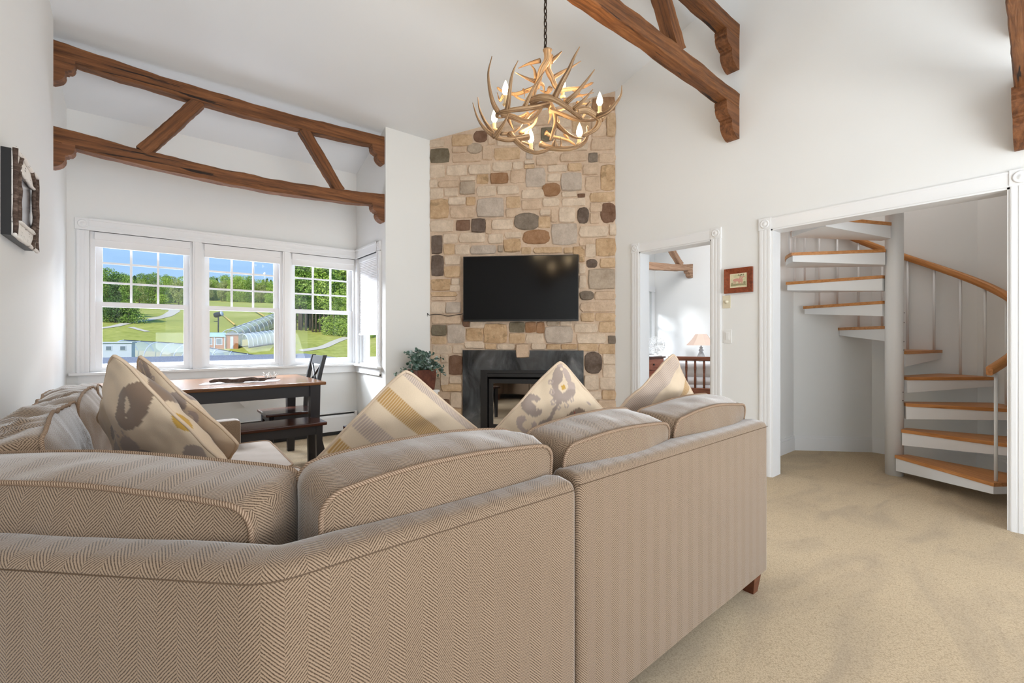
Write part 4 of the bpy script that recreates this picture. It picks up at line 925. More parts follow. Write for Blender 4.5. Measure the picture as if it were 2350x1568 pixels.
antler([(640, 1330, -.10), (540, 1345, -.14), (440, 1360, -.18), (350, 1345, -.2), (315, 1325, -.2)],
       [[(320, 1335, -.2), (220, 1250, -.22), (150, 1140, -.22), (105, 1000, -.2), 18], [(300, 1290, -.16), (220, 1175, -.14), (170, 1060, -.14), (155, 945, -.12), 17], [(325, 1330, -.22), (370, 1260, -.26), (420, 1180, -.28), (457, 1095, -.28), 22], [(380, 1300, -.14), (480, 1295, -.1), (560, 1240, -.08), (592, 1205, -.06), 16]], 26)
antler([(470, 1310, -.12), (540, 1385, -.16), (630, 1455, -.18), (730, 1485, -.18), (850, 1455, -.14)], [[(600, 1310, -.02), (680, 1235, .02), (722, 1155, .04), 15], [(560, 1380, -.1), (640, 1400, -.04), (700, 1450, 0), 14]], 25)
antler([(770, 1405, -.06), (860, 1440, -.1), (980, 1450, -.12), (1100, 1435, -.12), (1190, 1385, -.1), (1225, 1300, -.06), (1222, 1225, -.02)], [[(905, 1430, -.1), (900, 1390, -.12), (905, 1360, -.12), 30], [(960, 1440, -.1), (965, 1400, -.08), (960, 1340, -.08), 13]], 24)
antler([(395, 1110, -.1), (500, 1140, -.12), (600, 1180, -.12), (680, 1165, -.10), (745, 1090, -.08), (800, 1000, -.04)], [[(440, 1120, -.1), (460, 1180, -.08), (500, 1260, -.02), 24], [(560, 1300, 0), (700, 1210, .02), (745, 1090, .0), 18], [(610, 1170, -.1), (680, 1100, -.02), (760, 1050, .04), 15]], 27)
antler([(860, 1075, -.02), (980, 1115, -.04), (1100, 1160, -.06), (1200, 1172, -.06), (1300, 1165, -.04)], [[(900, 1080, 0), (990, 1060, .04), (1060, 1040, .08), 15], [(1160, 1165, .0), (1200, 1110, .06), (1250, 1040, .1), 14]], 22)
antler([(850, 1000, .0), (900, 1090, -.02), (912, 1200, -.04), (885, 1290, -.06), (862, 1370, -.08)], [[(915, 1205, -.04), (1000, 1280, -.06), (1090, 1335, -.08), (1180, 1352, -.1), 20], [(855, 1050, .02), (862, 1130, .02), (838, 1205, .04), 16], [(920, 1210, -.02), (945, 1180, 0), (940, 1150, 0), 12]], 24)
antler([(832, 488, .0), (828, 590, .0), (770, 690, -.01), (745, 790, -.02), (700, 900, -.04), (690, 960, -.06)], [[(760, 590, 0), (650, 620, .04), (548, 665, .08), 20], [(730, 800, 0), (640, 765, -.04), (520, 705, -.1), 19], [(720, 760, .02), (705, 680, .03), (660, 620, .04), 17], [(740, 800, 0), (790, 830, .04), (800, 900, .08), 20]], 34)
antler([(845, 540, .03), (835, 670, .04), (875, 760, .04), (910, 840, .04), (960, 890, .06)], [[(865, 600, .04), (920, 550, .06), (972, 498, .1), 22], [(880, 760, .04), (980, 700, .1), (1070, 650, .16), (1160, 592, .2), 20], [(860, 860, .04), (830, 900, .08), (760, 880, .1), 24]], 34)
antler([(740, 840, .12), (640, 880, .18), (520, 915, .22), (400, 890, .24), (340, 848, .24)], [[(600, 900, .2), (600, 870, .18), (612, 950, .14), 14], [(400, 930, .2), (370, 980, .2), (342, 898, .24), 16], [(500, 910, .22), (560, 960, .24), (680, 1000, .2), 16]], 22)
antler([(950, 880, .10), (1060, 865, .18), (1170, 852, .24), (1278, 803, .26)], [[(1000, 980, .14), (1100, 940, .2), (1200, 922, .24), (1282, 900, .26), 18], [(1080, 870, .2), (1130, 900, .22), (1180, 960, .24), 15], [(1120, 1000, .2), (1190, 1010, .24), (1260, 1000, .26), 16]], 21)
antler([(815, 1292, .06), (870, 1325, .08), (960, 1345, .1), (1040, 1370, .1), (1105, 1412, .08)], [[(995, 1300, .1), (1030, 1345, .1), (1065, 1400, .1), 15]], 17)
antler([(640, 1110, .1), (560, 1140, .16), (440, 1130, .2), (330, 1080, .22)], [[(600, 1120, .14), (640, 1200, .16), (700, 1240, .14), 16]], 18)
for (bx, by, by2, d) in ((425, 850, 1015, -.12), (316, 1140, 1255, .10), (670, 1335, 1462, -.05), (1340, 975, 1095, .05), (1143, 1280, 1392, .05), (980, 815, 940, .14)):
    top = cpt(bx, by, d); bot = cpt(bx, by2, d)
    ca_ = MB(); h = top.z-bot.z; sl = 0.013
    ca_.lathe([(0.016, -0.004), (0.018, 0.0), (0.012, 0.003), (sl*0.85, 0.005), (sl*0.85, h*0.5)], (bot.x, bot.y, bot.z), 14); c_ = ca_.build('candle_sleeve', M['candle'], chand)
    bb = MB(); z0_ = bot.z+h*0.5; bb.lathe([(0.006, 0), (0.010, 0.006), (0.0185, 0.022), (0.0178, 0.038), (0.011, 0.060), (0.0035, 0.078), (0.0005, 0.084)], (bot.x, bot.y, z0_), 14); bb.build('bulb', M['bulb'], c_)
    l = bpy.data.lights.new('bulb_light', 'POINT'); l.energy = 3.6; l.color = (1.0, 0.74, 0.42); l.shadow_soft_size = 0.02
    lo = bpy.data.objects.new('bulb_light', l); COL.objects.link(lo); lo.location = (bot.x, bot.y, z0_+0.11)
# chain of oval links up to the truss
zz = cpt(815, 520, 0).z; top_z = 3.20; k = 0
cx0, cy0 = cpt(812, 500, 0).x, cpt(812, 500, 0).y
while zz < top_z:
    mb = MB(); pts = []
    for q in range(14):
        a = 2*PI*q/14; r_ = (0.0105*math.cos(a), 0.024*math.sin(a)); pts.append((cx0+(r_[0] if k % 2 == 0 else r_[0]*0.25), cy0+(r_[0]*0.25 if k % 2 == 0 else r_[0]), zz+0.024+r_[1]))
    mb.tube(pts, 0.0034, 6, False, True); mb.build('chain_link', M['chain'], chand); zz += 0.036; k += 1

# ------------------------------------------------------------------ dining table, bench, chair
TZ = 0.77
tb = thing('dining_table', (0.4, 4.6, 0), 'dining table with brown wood top and black base under the bay windows', 'table')
mb = MB(); mb.box(-0.42, 1.20, 4.09, 5.10, TZ-0.028, TZ, 0.008); mb.build('tabletop', M['tabletop'], tb)
mb = MB(); x0, x1, y0, y1 = -0.35, 1.14, 4.15, 5.04
mb.box(x0, x1, y0, y0+0.025, TZ-0.125, TZ-0.028); mb.box(x0, x1, y1-0.025, y1, TZ-0.125, TZ-0.028); mb.box(x0, x0+0.025, y0, y1, TZ-0.125, TZ-0.028); mb.box(x1-0.025, x1, y0, y1, TZ-0.125, TZ-0.028); mb.build('apron', M['darkwood'], tb)
for x in (-0.33, 1.12):
    for y in (4.17, 5.02):
        mb = MB(); a, b = 0.042, 0.03
        mb.add([(x-b, y-b, 0), (x+b, y-b, 0), (x+b, y+b, 0), (x-b, y+b, 0), (x-a, y-a, TZ-0.03), (x+a, y-a, TZ-0.03), (x+a, y+a, TZ-0.03), (x-a, y+a, TZ-0.03)], [(3,2,1,0),(4,5,6,7),(0,1,5,4),(1,2,6,5),(2,3,7,6),(3,0,4,7)])
        mb.build('leg', M['darkwood'], tb)
def bench(name, label, x0, x1, y0, y1, z, top='seatwood'):
    t = thing(name, ((x0+x1)/2, (y0+y1)/2, 0), label, 'bench')
    mb = MB(); mb.box(x0, x1, y0, y1, z-0.028, z, 0.007); mb.build('seat', M[top], t)
    mb = MB(); mb.box(x0+0.04, x1-0.04, y0+0.03, y0+0.05, z-0.10, z-0.028); mb.box(x0+0.04, x1-0.04, y1-0.05, y1-0.03, z-0.10, z-0.028); mb.box(x0+0.04, x0+0.06, y0+0.05, y1-0.05, z-0.10, z-0.028); mb.box(x1-0.06, x1-0.04, y0+0.05, y1-0.05, z-0.10, z-0.028); mb.build('apron', M['darkwood'], t)
    for x, sx_ in ((x0+0.055, -1), (x1-0.055, 1)):
        for y, sy_ in ((y0+0.05, -1), (y1-0.05, 1)):
            mb = MB(); a, b = 0.026, 0.017; ox = 0.0; oy = sy_*0.012
            mb.add([(x-b+ox, y-b+oy, 0), (x+b+ox, y-b+oy, 0), (x+b+ox, y+b+oy, 0), (x-b+ox, y+b+oy, 0), (x-a, y-a, z-0.028), (x+a, y-a, z-0.028), (x+a, y+a, z-0.028), (x-a, y+a, z-0.028)], [(3,2,1,0),(4,5,6,7),(0,1,5,4),(1,2,6,5),(2,3,7,6),(3,0,4,7)])
            mb.build('leg', M['darkwood'], t)
    return t
bench('dining_bench', 'dark backless dining bench along the near side of the table', -0.15, 1.14, 3.86, 4.20, 0.46)
bench('low_table', 'low dark wooden table by the hearth, mostly behind the striped pillow', 1.20, 1.95, 3.20, 3.66, 0.45)
ch = thing('dining_chair', (1.05, 4.70, 0), 'black ladder and cross back dining chair at the right end of the table', 'chair')
mb = MB(); mb.box(0.80, 1.25, 4.49, 4.92, 0.44, 0.465, 0.01); mb.build('seat', M['seatwood'], ch)
mb = MB(); mb.box(0.84, 1.24, 4.52, 4.54, 0.38, 0.44); mb.box(0.84, 1.24, 4.87, 4.89, 0.38, 0.44); mb.box(0.84, 0.86, 4.54, 4.87, 0.38, 0.44); mb.build('seat_rail', M['darkwood'], ch)
for y in (4.52, 4.89):
    mb = MB(); mb.tube([(0.85, y, 0), (0.85, y, 0.44)], 0.02, 4); mb.build('leg', M['darkwood'], ch)
    mb = MB()
    P = smoothpts([(1.31, y, 0), (1.25, y, 0.25), (1.23, y, 0.46), (1.255, y, 0.75), (1.31, y, 0.985)], 4)
    rows = [[(p.x-0.018, y-0.017, p.z), (p.x+0.018, y-0.017, p.z), (p.x+0.018, y+0.017, p.z), (p.x-0.018, y+0.017, p.z)] for p in P]
    mb.grid(rows, None, True, False); mb.add(rows[-1], [(0, 1, 2, 3)]); mb.build('back_post', M['darkwood'], ch)
def bx_(z): return 1.23+max(0, z-0.46)**1.6*0.22
mb = MB(); mb.prism([(bx_(0.9)-0.012, 0.90), (bx_(0.9)+0.01, 0.90), (bx_(0.975)+0.012, 0.975), (bx_(0.975)-0.01, 0.975)], 'y', 4.53, 4.88); mb.build('top_rail', M['darkwood'], ch)
for (ya, yb) in ((4.55, 4.86), (4.86, 4.55)):
    mb = MB(); mb.tube([(bx_(0.68), ya, 0.68), (bx_(0.79)+0.002*(ya-4.7)*8, (ya+yb)/2, 0.79), (bx_(0.90), yb, 0.90)], 0.011, 6); mb.build('cross_rod', M['darkwood'], ch)
for z in (0.56, 0.645):
    mb = MB(); mb.box(bx_(z)-0.01, bx_(z)+0.01, 4.53, 4.88, z, z+0.04); mb.build('ladder_slat', M['darkwood'], ch)
# table centrepiece: twisted driftwood on a cream runner, dried sprig
a = thing('driftwood', (0.62, 4.45, TZ), 'long twisted brown driftwood branch lying on the dining table', 'centrepiece')
P = [Vector((0.38+0.5*t, 4.42+0.03*math.sin(t*9)+0.05*t, TZ+0.022+0.006*math.sin(t*14))) for t in [i/16 for i in range(17)]]
mb = MB(); mb.tube(P, [0.006+0.014*math.sin(PI*min(1, 0.12+i/16*0.9))+0.003*math.sin(i*2.1) for i in range(17)], 8); mb.build('branch', M['bark'], a)
mb = MB(); random.seed(4)
for k in range(14):
    b0 = Vector((0.83+random.uniform(-.04, .04), 4.47, TZ+0.03)); mb.tube([b0, b0+Vector((random.uniform(-.05, .05), random.uniform(-.05, .05), random.uniform(.02, .05)))], 0.0035, 5)
mb.build('dried_sprig', M['birch'], a)
mb = MB(); mb.prism([(0.30, 4.40), (0.86, 4.36), (0.92, 4.50), (0.36, 4.58)], 'z', TZ+0.0005, TZ+0.003); tag(mb.build('table_runner', M['bedding'], None, (0.6, 4.45, TZ)), 'narrow cream cloth under the driftwood on the dining table', 'table runner')
c0 = onY(538, 905, 5.40); c1 = onY(572, 935, 5.40)
mb = MB(); pp = [onY(*q, 5.53) for q in ((534, 900), (548, 914), (550, 924), (562, 935), (569, 929), (571, 922), (571, 904), (552, 904))]
pp = [(p.x, p.z) for p in pp]; mb.prism(pp, 'y', 5.515, 5.545); tag(mb.build('cloth_scrap', M['shade'], None, (c0.x, 5.53, c0.z)), 'grey folded cloth scrap hanging on the wall below the dining table', 'cloth')
# planter with eucalyptus
pc = onY(969, 870, 4.40); px_, py_ = pc.x, 4.40
st_ = thing('plant_stand', (px_, py_, 0), 'small white stand left of the stone wall carrying the planter', 'stand')
ztp = onY(969, 894, 4.40).z
mb = MB(); mb.box(px_-0.14, px_+0.14, py_-0.13, py_+0.13, ztp-0.025, ztp, 0.004); mb.build('top', M['trim'], st_)
for sx_ in (-1, 1):
    for sy_ in (-1, 1): mb = MB(); mb.box(px_+sx_*0.11-0.015, px_+sx_*0.11+0.015, py_+sy_*0.1-0.015, py_+sy_*0.1+0.015, 0, ztp-0.025); mb.build('leg', M['trim'], st_)
pl = thing('potted_eucalyptus', (px_, py_, ztp), 'silvery green eucalyptus in a square rusted metal planter left of the chimney', 'plant')
hz = 0.215; a, b = 0.095, 0.115
mb = MB(); C_ = [(px_-a, py_-a), (px_+a, py_-a), (px_+a, py_+a), (px_-a, py_+a)]; D_ = [(px_-b, py_-b), (px_+b, py_-b), (px_+b, py_+b), (px_-b, py_+b)]; E_ = [(px_-b+.01, py_-b+.01), (px_+b-.01, py_-b+.01), (px_+b-.01, py_+b-.01), (px_-b+.01, py_+b-.01)]
mb.add([(*c, ztp) for c in C_]+[(*c, ztp+hz) for c in D_]+[(*c, ztp+hz) for c in E_]+[(*c, ztp+hz-0.03) for c in E_], [(3,2,1,0)]+[(i, (i+1) % 4, 4+(i+1) % 4, 4+i) for i in range(4)]+[(4+i, 4+(i+1) % 4, 8+(i+1) % 4, 8+i) for i in range(4)]+[(8+i, 8+(i+1) % 4, 12+(i+1) % 4, 12+i) for i in range(4)]+[(12, 13, 14, 15)])
mb.build('planter', M['rust'], pl)
random.seed(11); leaves = MB(); stems = MB()
for k in range(46):
    an = random.uniform(0, 2*PI); sp = random.uniform(0.05, 0.23); hgt = random.uniform(0.02, 0.2)*(1.2-sp*2)
    b0 = Vector((px_+random.uniform(-.06, .06), py_+random.uniform(-.06, .06), ztp+hz-0.02)); tip = b0+Vector((math.cos(an)*sp*1.15, math.sin(an)*sp*0.8, hgt+0.03-(0.12 if sp > 0.2 else 0)))
    mid = (b0+tip)/2+Vector((0, 0, 0.06)); P = smoothpts([b0, mid, tip], 5); stems.tube(P, 0.0016, 4)
    for p in P[2:]:
        for s_ in range(2):
            d = Vector((random.uniform(-1, 1), random.uniform(-1, 1), random.uniform(-.3, .8))).normalized(); L_ = random.uniform(0.026, 0.044); u_ = d.cross(Vector((random.random(), random.random(), random.random()))).normalized()*L_*0.42
            q = p+d*0.004; leaves.add([q, q+d*L_*0.4+u_, q+d*L_*0.8+u_*0.7, q+d*L_, q+d*L_*0.8-u_*0.7, q+d*L_*0.4-u_], [(0, 1, 2, 3, 4, 5)])
o = leaves.build('foliage', M['leafplant'], pl); o['kind'] = 'stuff'; stems.build('stems', M['stem'], pl)

# ------------------------------------------------------------------ outlet, switches, pictures
oc = sz(1358.5, 927); 
ot = thing('wall_outlet', face(oc[0], oc[1], 0.03), 'almond duplex outlet set in the stone right of the fireplace', 'outlet')
mb = MB(); fbox(mb, oc[0]-0.036, oc[0]+0.036, oc[1]-0.062, oc[1]+0.062, 0.0, 0.034); mb.build('cover_plate', M['almond'], ot)
for dz in (-0.025, 0.025):
    mb = MB(); fbox(mb, oc[0]-0.017, oc[0]+0.017, oc[1]+dz-0.016, oc[1]+dz+0.016, 0.034, 0.036); rc = mb.build('receptacle', M['whiteplastic'], ot)
    mb = MB(); fbox(mb, oc[0]-0.008, oc[0]-0.005, oc[1]+dz-0.004, oc[1]+dz+0.008, 0.036, 0.0365); fbox(mb, oc[0]+0.005, oc[0]+0.008, oc[1]+dz-0.004, oc[1]+dz+0.008, 0.036, 0.0365); mb.build('slots', M['slot'], rc)
def wallbox(mb, u0, v0, u1, v1, d0, d1, X=XR):
    p = onX(u0, v0, X); q = onX(u1, v1, X); c = onX((u0+u1)/2, (v0+v1)/2, X); hz_ = abs(onX((u0+u1)/2, v0, X).z-onX((u0+u1)/2, v1, X).z)/2
    mb.box(X-d1, X-d0, min(p.y, q.y), max(p.y, q.y), c.z-hz_, c.z+hz_); return c
c = onX(1668, 693, XR); t = thing('dial_switch', c, 'almond rotary dial switch plate under the small deer picture', 'switch')
mb = MB(); mb.box(XR-0.006, XR, c.y-0.035, c.y+0.035, c.z-0.057, c.z+0.057, 0.002); mb.build('cover_plate', M['almond'], t)
mb = MB(); mb.M = Matrix.Translation((XR-0.006, c.y, c.z)) @ Matrix.Rotation(-PI/2, 4, 'Y'); mb.lathe([(0.018, 0), (0.017, 0.004), (0.012, 0.006), (0.010, 0.018), (0.0005, 0.019)], (0, 0, 0), 20); mb.build('dial', M['almond'], t)
c = onX(1670, 772, XR); t = thing('rocker_switch', c, 'white rocker light switch between the doorway and the stair opening', 'switch')
mb = MB(); mb.box(XR-0.006, XR, c.y-0.037, c.y+0.037, c.z-0.06, c.z+0.06, 0.002); mb.build('cover_plate', M['whiteplastic'], t)
mb = MB(); mb.box(XR-0.010, XR-0.006, c.y-0.016, c.y+0.016, c.z-0.033, c.z+0.033, 0.001); mb.build('rocker', M['whiteplastic'], t)
# framed deer embroidery on the right wall
c = onX(1696, 644, XR); pa = onX(1665, 644, XR); pb = onX(1729, 644, XR); hw = abs(pa.y-pb.y)/2; cy_ = (pa.y+pb.y)/2; hh_ = abs(onX(1696, 616, XR).z-onX(1696, 672.5, XR).z)/2
t = thing('framed_picture', (XR, cy_, c.z), 'small framed picture of standing deer in a wide brown wood frame', 'picture')
fw = 0.046
for (y0, y1, z0, z1, ax) in ((-hw, hw, hh_-fw, hh_, 0), (-hw, hw, -hh_, -hh_+fw, 1), (-hw, -hw+fw, -hh_, hh_, 2), (hw-fw, hw, -hh_, hh_, 3)):
    o2, i2 = (hw, hh_), (hw-fw, hh_-fw)
    cs = {0: [(-o2[0], o2[1]), (o2[0], o2[1]), (i2[0], i2[1]), (-i2[0], i2[1])], 1: [(-i2[0], -i2[1]), (i2[0], -i2[1]), (o2[0], -o2[1]), (-o2[0], -o2[1])], 2: [(-o2[0], -o2[1]), (-i2[0], -i2[1]), (-i2[0], i2[1]), (-o2[0], o2[1])], 3: [(i2[0], -i2[1]), (o2[0], -o2[1]), (o2[0], o2[1]), (i2[0], i2[1])]}[ax]
    mb = MB(); q = [(XR-0.002, cy_+a_, c.z+b_) for a_, b_ in cs]; 
    dd = [0.028 if (abs(a_) > i2[0]+1e-6 or abs(b_) > i2[1]+1e-6) else 0.016 for a_, b_ in cs]
    q2 = [(XR-d_, cy_+a_, c.z+b_) for (a_, b_), d_ in zip(cs, dd)]
    mb.add(q+q2, [(0, 1, 2, 3), (7, 6, 5, 4), (0, 4, 5, 1), (1, 5, 6, 2), (2, 6, 7, 3), (3, 7, 4, 0)]); mb.build('frame_rail', M['framewood'], t)
m = M['canvas'] = newmat('needlework_ground', (214, 206, 172), 0.9); n = noise_(m, coords(m), 30, 3); basecol(m, ramp(m, n, [(0.3, (186, 190, 150)), (0.6, (220, 210, 176))])); M['deer'] = newmat('needlework_deer', (202, 150, 134), 0.9); M['antl'] = newmat('needlework_antler', (90, 76, 60), 0.9); M['brush'] = newmat('needlework_brush', (150, 146, 110), 0.9); M['cream'] = newmat('cream_slip', (236, 226, 196), 0.7)
iw, ih = hw-fw, hh_-fw
mb = MB(); mb.box(XR-0.012, XR-0.004, cy_-iw, cy_+iw, c.z-ih, c.z+ih); mb.build('slip', M['cream'], t)
mb = MB(); mb.box(XR-0.013, XR-0.012, cy_-iw+0.006, cy_+iw-0.006, c.z-ih+0.006, c.z+ih-0.006); pic = mb.build('needlework', M['canvas'], t)
def fig(name, mat, polys, X0):
    mb = MB()
    for i_, P in enumerate(polys): mb.prism([(cy_-x*iw, c.z+y*ih) for x, y in P], 'x', X0-0.0004-0.0001*i_, X0)
    return mb.build(name, mat, pic)
def ell(cx, cy, a, b, n=14): return [(cx+a*math.cos(2*PI*k/n), cy+b*math.sin(2*PI*k/n)) for k in range(n)]
fig('deer_figure', M['deer'], [ell(-.22, .08, .42, .22), ell(.2, -.02, .34, .24), [(.25, .1), (.42, .15), (.62, .5), (.5, .55), (.35, .35)], ell(.6, .48, .14, .08), [(.05, .2), (.2, .15), (.3, .5), (.2, .55)], ell(.25, .5, .13, .07)]+[[(x, -.1), (x+.07, -.1), (x+.05, -.52), (x, -.52)] for x in (-.55, -.38, .0, .12, .3, .42)], XR-0.0134)
fig('deer_antlers', M['antl'], [[(.2, .56), (.24, .56), (.36, .86), (.3, .88)], [(.2, .56), (.16, .6), (-.02, .82), (.04, .86)], [(.3, .72), (.34, .7), (.5, .8), (.47, .84)], [(.05, .72), (.09, .7), (-.04, .66), (-.08, .7)], [(.52, .58), (.56, .58), (.66, .84), (.6, .86)]], XR-0.0145)
fig('brush', M['brush'], [[(-.9, -.5), (.0, -.42), (.9, -.55), (.9, -.72), (-.9, -.75)], ell(.7, -.35, .14, .2), ell(-.75, -.4, .1, .16)], XR-0.0131)
# twig and birch bark mirror frame on the left wall
XF = XL+0.055; fy0, fy1, fz0, fz1 = 3.13, 3.64, 1.635, 2.045
t = thing('rustic_frame', (XL, (fy0+fy1)/2, 1.84), 'rustic frame of birch bark and twigs hanging on the left wall', 'picture')
mb = MB(); mb.box(XL+0.001, XL+0.034, fy0, fy1, fz0, fz1); mb.build('backing_box', M['black'], t)
bw = 0.085
for (a, b, c1_, d) in ((fy0, fy1, fz1-bw, fz1), (fy0, fy1, fz0, fz0+bw), (fy0, fy0+bw, fz0+bw, fz1-bw), (fy1-bw, fy1, fz0+bw, fz1-bw)):
    mb = MB(); mb.box(XL+0.034, XL+0.044, a, b, c1_, d, 0.003); mb.build('birch_panel', M['birch'], t)
random.seed(3)
for (p, q, mt) in (((fy0, fz0), (fy0, fz1), 'bark'), ((fy1, fz0), (fy1, fz1), 'bark'), ((fy0-0.01, fz1), (fy1+0.01, fz1), 'birch'), ((fy0-0.01, fz0), (fy1+0.01, fz0), 'birch'), ((fy0+bw, fz0+bw), (fy0+bw, fz1-bw), 'bark'), ((fy1-bw, fz0+bw), (fy1-bw, fz1-bw), 'bark'), ((fy0+bw, fz1-bw), (fy1-bw, fz1-bw), 'birch'), ((fy0+bw, fz0+bw), (fy1-bw, fz0+bw), 'birch'), ((fy0+0.02, fz1-0.11), (fy0+0.15, fz1+0.005), 'bark'), ((fy1-0.13, fz0-0.0), (fy1-0.0, fz0+0.13), 'bark'), ((fy1-0.14, fz1), (fy1, fz1-0.10), 'bark')):
    mb = MB(); P = [Vector((XF-0.006+random.uniform(-.002, .002), p[0]+(q[0]-p[0])*k/8+random.uniform(-.003, .003), p[1]+(q[1]-p[1])*k/8+random.uniform(-.003, .003))) for k in range(9)]
    mb.tube(P, [0.0085+random.uniform(-.0015, .002) for _ in P], 8); mb.build('twig', M[mt], t)
M['mirror'] = newmat('silver_mirror', (206, 208, 216), 0.18, 0.5, 0.9)
mb = MB(); mb.box(XL+0.034, XL+0.038, fy0+bw, fy1-bw, fz0+bw, fz1-bw); mb.build('mirror_glass', M['mirror'], t)

# ------------------------------------------------------------------ spiral staircase
PX, PY, RR = 4.894, 0.955, 0.79
stair = thing('spiral_staircase', (PX, PY, 0), 'white steel spiral staircase with oak treads and a curved oak handrail', 'staircase')
mb = MB(); mb.lathe([(0.062, 0.0), (0.062, 3.6)], (PX, PY, 0), 32); mb.build('centre_pole', M['steel'], stair)
mb = MB()
for zb_ in (0.63, 0.70, 1.05, 1.12, 1.28, 1.36):
    a = math.radians(-128+zb_*30); mb.M = Matrix.Translation((PX+0.0625*math.cos(a), PY+0.0625*math.sin(a), zb_)); mb.lathe([(0.0035, -0.0035), (0.0035, 0.0035)], (0, 0, 0), 8)
mb.build('set_screws', M['black'], stair)
STEP, Z1, RISE = 28.7, 0.182, 0.2145
def pol(r, a, z): return (PX+r*math.cos(math.radians(a)), PY+r*math.sin(math.radians(a)), z)
def rail_z(a): return 0.955+0.00747*(a+125)
for k in range(15):
    a0 = -129+STEP*k; zt_ = Z1+RISE*k; a1 = a0+STEP+1.5
    # straight nosing edges slightly offset from radial
    inner = 0.085; ang = [a0+(a1-a0)*j/6 for j in range(7)]
    front_tip = pol(RR, a0, 0); poly = [pol(inner, a0-38, 0)[:2]]+[pol(RR, x, 0)[:2] for x in ang]+[pol(inner, a1+20, 0)[:2]]
    mb = MB(); mb.M = Matrix.Identity(4)
    c_, s_ = math.cos(math.radians(a0)), math.sin(math.radians(a0))
    R = Matrix(((c_, -s_, 0, PX), (s_, c_, 0, PY), (0, 0, 1, 0), (0, 0, 0, 1))); Ri = R.inverted()
    mb.M = R; pl_ = [tuple((Ri @ Vector((x, y, 0)))[:2]) for x, y in poly]
    mb.prism(pl_, 'z', zt_-0.026, zt_); tr_ = mb.build('tread', M['oak'], stair)
    # steel pan below: deep at the pole, thin at the rim
    mb = MB(); n = len(pl_); ins = [(x*0.985+0.004, y*0.985+0.006*(1 if i < 4 else -1)) for i, (x, y) in enumerate(pl_)]
    top = [(x, y, zt_-0.0265) for x, y in ins]; bot = [(x, y, zt_-0.0265-(0.105 if math.hypot(x, y) < 0.2 else 0.052)) for x, y in ins]
    mb.M = R; mb.add(top+bot, [tuple(range(n-1, -1, -1)), tuple(range(n, 2*n))]+[(i, (i+1) % n, n+(i+1) % n, n+i) for i in range(n)]); mb.build('steel_pan', M['steel'], stair)
    for f in ((0.12, 0.62) if k else (0.14, 0.62)):
        a = a0+STEP*f
        if zt_ > 3.0: continue
        p = pol(RR-0.035, a, zt_ if True else 0); q = pol(RR-0.035, a, rail_z(a)-0.02)
        mb = MB(); mb.tube([p, q], 0.0095, 10); mb.build('baluster', M['steel'], stair)
rows = []; mb = MB(); acc = 0; prev = None; hw_, hh2 = 0.022, 0.032; us = []
for j in range(0, 135):
    a = -128.5+j*3; r = RR-0.035; z = rail_z(a)
    p = Vector(pol(r, a, z)); rad = Vector((math.cos(math.radians(a)), math.sin(math.radians(a)), 0))
    if prev is not None: acc += (p-prev).length
    prev = p; us.append(acc); up = Vector((0, 0, 1))
    sec = [(-hw_, -hh2+.008), (-hw_+.008, -hh2), (hw_-.008, -hh2), (hw_, -hh2+.008), (hw_, hh2-.01), (hw_-.010, hh2), (-hw_+.010, hh2), (-hw_, hh2-.01)]
    rows.append([p+rad*u+up*v for u, v in sec])
mb.grid(rows, None, True, True); mb.add(rows[0], [tuple(range(8))]); mb.add(rows[-1], [tuple(range(7, -1, -1))])
for i in range(len(rows)):
    for j in range(8): mb.l[i*8+j] = Vector((us[i], 0.02*(j % 3), 0.02*(j//3)))
mb.build('handrail', M['oak'], stair)

# ------------------------------------------------------------------ bedroom seen through the doorway
bt = truss('timber_truss', (6.2, 4.74, 2.6), 'pale weathered timber truss high in the bedroom, seen through the doorway', XR2, 8.3, 4.69, 0.10, 2.60, 3.2, 0.125, 0.12, [(4.9, 5.3), (7.93, 7.35)], 0.17, 0.15, mat='palebeam', cmat='palebeam', seeds=21)
double_hung('window_5', 6.35, 7.10); double_hung('window_6', 7.34, 8.05)
root = struct('trim_3', (6.6, YW, 0.84))
mb = MB(); mb.box(6.1, 8.27, YW-0.03, YW, 2.114, 2.225); mb.build('head_casing', M['trim'], root)
for a, b in ((6.11, 6.2), (8.17, 8.26)): mb = MB(); mb.box(a, b, YW-0.02, YW, 0.84, 2.114); mb.build('side_casing', M['trim'], root)
mb = MB(); mb.box(7.17, 7.27, YW-0.02, YW+0.13, 0.84, 2.114); mb.build('mullion', M['trim'], root)
mb = MB(); mb.box(6.08, 8.29, YW-0.05, YW, 0.815, 0.84); mb.build('window_stool', M['trim'], root)
t = thing('roller_shade', (7.7, YW, 1.8), 'white shade half lowered over the bedroom window', 'window shade')
mb = MB(); mb.box(7.30, 8.10, YW+0.004, YW+0.03, 1.72, 2.10); mb.build('fabric', M['shade'], t); mb = MB(); mb.box(7.30, 8.10, YW, YW+0.034, 1.70, 1.72); mb.build('bottom_rail', M['trim'], t)
